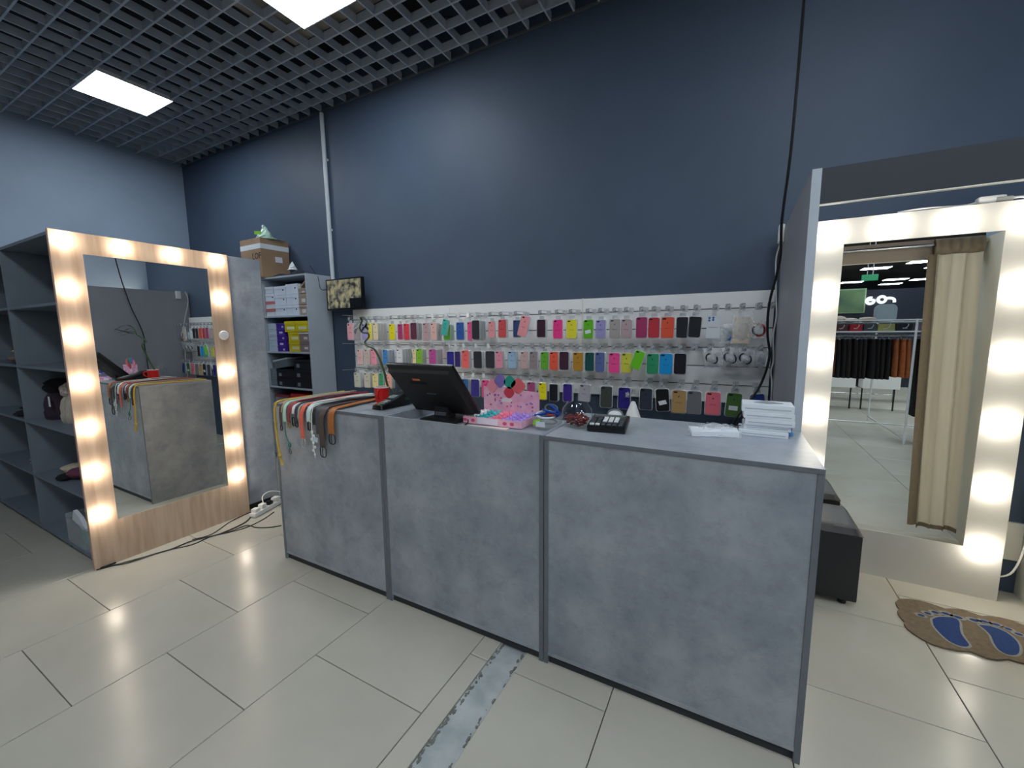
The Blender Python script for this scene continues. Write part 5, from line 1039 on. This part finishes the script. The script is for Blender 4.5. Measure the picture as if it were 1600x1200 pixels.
# knitwear on the shelves
def blob(name, label, cat, c, r, rgb, jit=0.1, seg=14, extra=None, rough=0.95, fuzz=0):
    mb = MB(); st = random.getstate(); random.seed(hash(label) % 1000 if False else len(label)); mb.ell((c[0], c[1], c[2] + r[2]), *r, seg, 10, jit); random.setstate(st)
    o = obj(name, mb, mat(name + '_%d_%d_%d' % rgb, rgb, rough, noise=0.15, scale=40, bump=0.6, bscale=160), smooth=True, loc=c); tag(o, label, cat, 'knitwear on the open shelving')
    return o
def hat(label, x, y, z, body, pom, w=0.075, h=0.20, tagc=None):
    t = thing('knitted_hat', label, 'hat', (x, y, z), 'knitwear on the open shelving')
    m = mat('knit_%d_%d_%d' % body, body, 0.95, noise=0.12, scale=30, bump=0.8, bscale=120, stretch=(1, 1, .3))
    rings = []; mb = MB()
    for zz_, r_ in ((0.0, .92), (.02, 1.0), (.05, 1.02), (.06, .96), (.10, .98), (.15, .86), (.185, .6), (h, .2)):
        rings.append(mb.ring([(x + w * r_ * (1 + .05 * math.cos(12 * a)) * math.cos(a), y + w * .8 * r_ * (1 + .05 * math.cos(12 * a)) * math.sin(a), z + .001 + zz_) for a in [2 * math.pi * k / 36 for k in range(36)]]))
    mb.skin(rings); obj('crown', mb, m, t, smooth=True)
    mb = MB(); mb.ell((x, y, z + h + 0.03), w * .85, w * .7, 0.06, 18, 12, 0.14); obj('pompom', mb, mat('fur_%d_%d_%d' % pom, pom, 1.0, noise=0.3, scale=60, bump=1, bscale=260), t, smooth=False)
    if tagc: obj('hang_tag', MB().box(x + w * .75, x + w * .75 + .03, y - w * .75, y - w * .75 + .002, z + .10, z + .17), tagc, t)
q = atZ(68, 655, 0.83); hat('dark plum knitted hat with black fur pompom and white tag', -4.235, 1.03, 0.829, (52, 38, 52), (30, 26, 34), 0.105, 0.20, PAPER)
hat('pale beige knitted hat with fluffy cream pompom beside the dark one', -3.945, 1.03, 0.829, (176, 168, 154), (206, 192, 184), 0.095, 0.19)
q = atZ(45, 648, 0.83)
for k in range(3): blob('folded_garment', 'black folded garment on the %s, left cell at hat height' % ('shelf board', 'first garment', 'second garment')[k], 'garment', (-4.62 + .03 * k, 1.00 + .03 * k, 0.830 + 0.034 * k), (.21 - .03 * k, .12, .017), (30, 30, 36))
blob('folded_scarf', 'patterned brown and black folded scarf on the upper left shelf', 'scarf', (-4.66, 1.0, 1.2175), (.20, .10, .03), (140, 116, 104))
blob('folded_scarf', 'cream folded scarf lying on the patterned one', 'scarf', (-4.70, 1.02, 1.278), (.17, .09, .022), (170, 156, 140))
blob('fur_band', 'pale pink fluffy fur headband on the low left shelf', 'headband', (-4.56, 1.0, 0.4375), (.085, .09, .05), (196, 186, 198), 0.2)
blob('dark_glove', 'dark glove lying beside the pale fluffy headband', 'glove', (-4.72, 1.02, 0.4375), (.10, .08, .018), (34, 34, 40))
blob('slipper', 'cream fluffy slipper on the low right shelf behind the mirror edge', 'slipper', (-4.14, 1.05, 0.4375), (.12, .09, .03), (204, 192, 168))
blob('scarf_roll', 'burgundy patterned scarf roll beside the cream slipper', 'scarf', (-3.95, 1.02, 0.4375), (.11, .09, .035), (112, 62, 82), 0.15)
blob('glove_pair', 'black glove under the burgundy scarf roll', 'glove', (-3.98, .935, 0.4375), (.06, .04, .02), (24, 24, 30))
blob('scarf_end', 'small navy knitted piece at the right end of the upper shelf', 'scarf', (-3.50, 1.0, 1.2175), (.07, .08, .04), (44, 44, 72))
t = thing('plastic_box', 'clear plastic box with mirror shards and a stick in the bottom cell', 'box', (-3.62, 1.0, 0.047))
mb = MB(); mb.box(-3.78, -3.46, 0.92, 1.08, 0.048, 0.052); mb.box(-3.78, -3.776, 0.92, 1.08, 0.052, 0.24); mb.box(-3.464, -3.46, 0.92, 1.08, 0.052, 0.20); mb.box(-3.776, -3.464, 0.92, 0.923, 0.052, 0.21); mb.box(-3.776, -3.464, 1.077, 1.08, 0.052, 0.22)
obj('tub', mb, CLEAR, t)
obj('white_packet', MB().prism([(-3.74, .20), (-3.70, .27), (-3.60, .24), (-3.50, .17), (-3.58, .165)], 0.94, 0.96, 'xz'), PAPER, t)
obj('teal_packet', MB().box(-3.66, -3.50, 0.95, 0.98, 0.056, 0.14, 0.004, rot=Matrix.Rotation(.3, 3, 'Y')), mat('teal_packet', (120, 176, 170), 0.4), t)
obj('dark_item', MB().ell((-3.68, 1.0, .09), .05, .04, .03, 10, 7, .1), BLACKM, t)
obj('stick', MB().cyl((-3.70, 0.99, 0.20), (-3.56, 0.97, 0.345), 0.004, seg=7), WHITEP, t)
t.location.x -= 0.085; t.location.y -= 0.035
# ------------------------------------------------------------------ the store behind the camera, reflected in the white framed mirror
RAILW = mat('rail_white', (226, 228, 228), 0.25, metal=0.2)
t = thing('clothes_rack', 'chrome clothes rack with top shelf, reflected in the white framed mirror', 'rack', (1.6, -1.6, 0))
for (x, y) in ((1.92, -0.75), (0.55, -0.75), (1.92, -2.3), (0.55, -2.3)): obj('post', MB().cyl((x, y, 0), (x, y, 1.545), 0.013, seg=10), RAILW, t, smooth=True)
for z in (1.395, 1.535):
    obj('rail', MB().box(0.45, 2.6, -0.762, -0.738, z - .008, z + .008), RAILW, t)
    obj('rail', MB().box(0.45, 2.6, -2.312, -2.288, z - .008, z + .008), RAILW, t)
obj('top_shelf', MB().box(0.45, 2.6, -1.15, -0.765, 1.50, 1.512), mat('glass_shelf', (150, 160, 160), 0.1, alpha=0.5), t)
obj('bag_shelf', MB().box(0.45, 2.6, -1.15, -0.765, 1.375, 1.387), mat('glass_shelf', (150, 160, 160), 0.1, alpha=0.5), t)
obj('hanging_rail', MB().cyl((0.5, -0.95, 1.345), (2.55, -0.95, 1.345), 0.012, seg=10), RAILW, t, smooth=True)
obj('base_bar', MB().cyl((0.3, -1.72, 0.075), (2.5, -1.72, 0.075), 0.011, seg=8), RAILW, t, smooth=True)
for x in (0.55, 1.92): obj('base_bar', MB().cyl((x, -0.75, 0.073), (x, -2.3, 0.073), 0.011, seg=8), RAILW, t, smooth=True)
def garment_mesh(w, l, th, skirt=True):
    mb = MB(); rs = []
    for k, (f, q_) in enumerate(((0, .62), (.06, .72), (.35, .88), (.7, .98), (1, 1))):
        rs.append(mb.ring([(th * (1 + .25 * math.sin(5 * a)) * math.sin(a) * (.5 + .5 * q_), w / 2 * q_ * math.cos(a), -l * f) for a in [2 * math.pi * j / 14 for j in range(14)]]))
    mb.skin(rs); return to_mesh('cloth', mb, True)
def hanger_mesh():
    return to_mesh('hanger', MB().tube([(0, 0, -0.005), (0, 0, 0.03), (0, .012, .05), (0, -.004, .062), (0, -.014, .05)], 0.003, 5).tube([(0, -.12, 0), (0, .12, 0)], 0.004, 5).box(-.008, .008, -.11, -.09, -.03, .004).box(-.008, .008, .09, .11, -.03, .004))
HM = hanger_mesh(); HM.materials.append(CHROME)
GB, GT, GLg = garment_mesh(.38, .50, .028), garment_mesh(.36, .47, .03), garment_mesh(.36, .95, .035)
for m_ in (GB, GT, GLg): m_.materials.append(BLACKM)
def garment(me, x, y, z, rgb, label, group, cat='garment', yaw=0.0):
    t = thing('hanging_garment', label, cat, (x, y, z), group, rot=(0, 0, yaw))
    for n_, me_ in (('cloth', me), ('hanger', HM)):
        o = bpy.data.objects.new(n_, me_); COL.objects.link(o); o.parent = t
        if n_ == 'cloth': own_mat(o, mat('gar_%d_%d_%d' % rgb, rgb, 0.9, noise=0.15, scale=20))
for k in range(20):
    garment(GB, 0.58 + 0.058 * k + (0.045 if k > 9 else 0), -0.95, 1.30, (34, 32, 34) if k % 3 else (46, 42, 40), 'black garment in the row hung on the reflected clothes rack', 'black garments on the reflected rack', yaw=random.uniform(-.12, .12))
for k in range(3): garment(GT, 1.90 - 0.055 * k, -0.95, 1.30, (178, 104, 60), 'rust brown garment at the end of the reflected black row', 'rust brown garments on the reflected rack', yaw=random.uniform(-.1, .1))
garment(GT, 1.17, -0.95, 1.30, (112, 66, 52), 'reddish brown garment at the near end of the reflected rack', None)
for k in range(6): garment(GLg, 2.03 + 0.075 * k, -0.95, 1.30, (22, 22, 26), 'long black dress hanging beyond the chrome post of the rack', 'long black dresses on the reflected rack', yaw=random.uniform(-.1, .1))
BAGS = [(1.22, (110, 60, 60), 'dark red'), (1.37, (206, 44, 58), 'bright red'), (1.51, (90, 96, 104), 'grey'), (1.665, (200, 196, 120), 'yellow green'), (1.84, (24, 22, 36), 'black'), (2.01, (140, 116, 144), 'mauve'), (2.18, (40, 40, 46), 'charcoal')]
for x, rgb, nm in BAGS:
    t = thing('handbag', '%s handbag on the reflected rack shelf' % nm, 'handbag', (x, -0.9, 1.387))
    w = 0.17 if nm in ('yellow green',) else 0.13
    obj('body', MB().prism([(x - w / 2, 1.3875), (x + w / 2, 1.3875), (x + w * .46, 1.49), (x - w * .46, 1.49)], -0.97, -0.83, 'xz'), mat('bag_%d_%d_%d' % rgb, rgb, 0.35), t)
    obj('strap', MB().torus((x, -0.826, 1.462), w * .26, 0.004, (0, 1, 0), 12, 5, 0, math.pi, e=.6), mat('pale_strap', (220, 220, 210), 0.4), t)
    obj('clasp', MB().box(x - .02, x + .02, -0.829, -0.825, 1.43, 1.438), CHROME, t)
t = thing('folded_clothes', 'beige folded clothes heaped on top of the reflected rack', 'clothes', (1.25, -0.95, 1.512))
for i, (x, w, h) in enumerate(((1.02, .10, .025), (1.18, .12, .045), (1.32, .09, .03), (1.5, .10, .035))): obj('cloth_fold', MB().ell((x, -0.95, 1.513 + h), w, .09, h, 12, 8, .12), mat('beige_cloth', (176, 164, 150), 0.9), t, smooth=True)
t = thing('grey_bag', 'pale blue grey upright bag standing on the reflected rack', 'bag', (1.68, -0.95, 1.512))
obj('body', MB().prism(rrect(.20, .22, .06, 5, 1.67, 1.625), -1.02, -0.90, 'xz'), mat('pale_bluegrey', (150, 164, 172), 0.6), t)
for k in range(3):
    t = thing('back_rack', 'far clothes rail with mixed trousers, low in the white framed mirror', 'rack', (2.2 + 1.7 * k, -4.6, 0), 'far clothes rails in the mirror')
    bx = 1.5 + 1.7 * k
    for x in (bx, bx + 1.3): obj('post', MB().cyl((x, -4.6, 0), (x, -4.6, 1.3), .014, seg=8), CHROME, t, smooth=True)
    obj('rail', MB().cyl((bx, -4.6, 1.3), (bx + 1.3, -4.6, 1.3), .012, seg=8), CHROME, t, smooth=True)
    obj('base_bar', MB().cyl((bx, -4.6, .15), (bx + 1.3, -4.6, .15), .012, seg=8), CHROME, t, smooth=True)
    for i in range(9):
        rgb = ((30, 32, 42), (196, 188, 180), (120, 108, 100), (34, 34, 40), (206, 190, 186))[(i + k) % 5]
        garment(GLg, bx + .12 + .13 * i, -4.6, 1.24, rgb, 'trousers hanging on the far reflected rail', 'trousers on the far reflected rails')
for k, (x, w) in enumerate(((1.7, .5), (2.3, .5))):
    t = thing('low_shelf', 'white low shelf panel far back in the mirror, %s one' % ('first', 'second')[k], 'shelf', (x, -3.6, 0))
    obj('board', MB().box(x - w / 2, x + w / 2, -3.65, -3.35, .40, .62), WHITEP, t)
    for xx in (x - w / 2 + .02, x + w / 2 - .04): obj('leg', MB().box(xx, xx + .02, -3.52, -3.5, 0, .40), BLACKM, t)
# hanging sign, picture and glass front in the hall
def vpt(x, y, Y): 
    p = atY(x, y, 2 * 2.95 - Y); return Vector((p.x, Y, p.z))
a, b = vpt(1312, 454, -7.5), vpt(1349, 487, -7.5)
t = thing('green_picture', 'large green landscape picture on a far wall, seen in the mirror', 'picture', (a.x + .5, -7.5, b.z))
gm = mat('green_picture', (120, 150, 96), 0.5, rgb2=(70, 100, 80), scale=1.2); obj('print', MB().box(a.x, b.x, -7.52, -7.5, b.z, a.z), gm, t)
obj('frame', MB().box(a.x - .03, b.x + .03, -7.56, -7.521, b.z - .03, a.z + .03), mat('pale_green_frame', (150, 176, 140), 0.5), t)
o = obj('shop_partition', MB().box(a.x - 2, b.x + 3.2, -7.68, -7.6, 0, 2.42), mat('dark_glass_wall', (44, 48, 58), 0.15), loc=(a.x, -7.64, 0)); tag(o, 'dark glossy shop partition carrying the green picture', 'partition')
SG = emat('sign_white', (0.9, 0.95, 1.0), 1.1)
t = thing('shop_sign', 'white illuminated sign of ring shaped letters, reflected in the mirror', 'sign', tuple(vpt(1375, 468, -7.4)))
k1 = vpt(1360, 470, -7.4); k2 = vpt(1378, 468, -7.4); rr = abs(vpt(1384, 468, -7.4).x - k2.x)
obj('letter', MB().torus(k1, rr, .035, (0, 1, 0), 22, 6, 0.35, 5.9).tube([k1 + Vector((-rr, 0, .02)), k1 + Vector((rr * .9, 0, .02))], .03), SG, t)
obj('letter', MB().torus(k2, rr, .035, (0, 1, 0), 24, 6), SG, t)
obj('letter', MB().tube(spline([k2 + Vector((rr, 0, .02)), k2 + Vector((rr * 2, 0, .03)), k2 + Vector((rr * 3.1, 0, 0)), k2 + Vector((rr * 3.3, 0, -.08))]), .035), SG, t)
a, b = vpt(1346, 430, -6.8), vpt(1371, 438, -6.8)
t = thing('exit_sign', 'green lit exit sign hanging from the hall ceiling, reflected', 'sign', ((a.x + b.x) / 2, -6.8, b.z))
obj('housing', MB().box(a.x, b.x, -6.8, -6.74, b.z, a.z, .01), mat('exit_green', (40, 130, 90), 0.4, emit=0.5), t)
obj('pictogram', MB().box(a.x + .15, b.x - .15, -6.738, -6.735, b.z + .07, a.z - .05), emat('exit_white', (0.6, 1, 0.8), 0.9), t)
for x in (a.x + .1, b.x - .1): obj('suspension_tube', MB().cyl((x, -6.77, a.z), (x, -6.77, 3.69), .012, seg=6), mat('pale_tube', (170, 176, 186), 0.4), t)
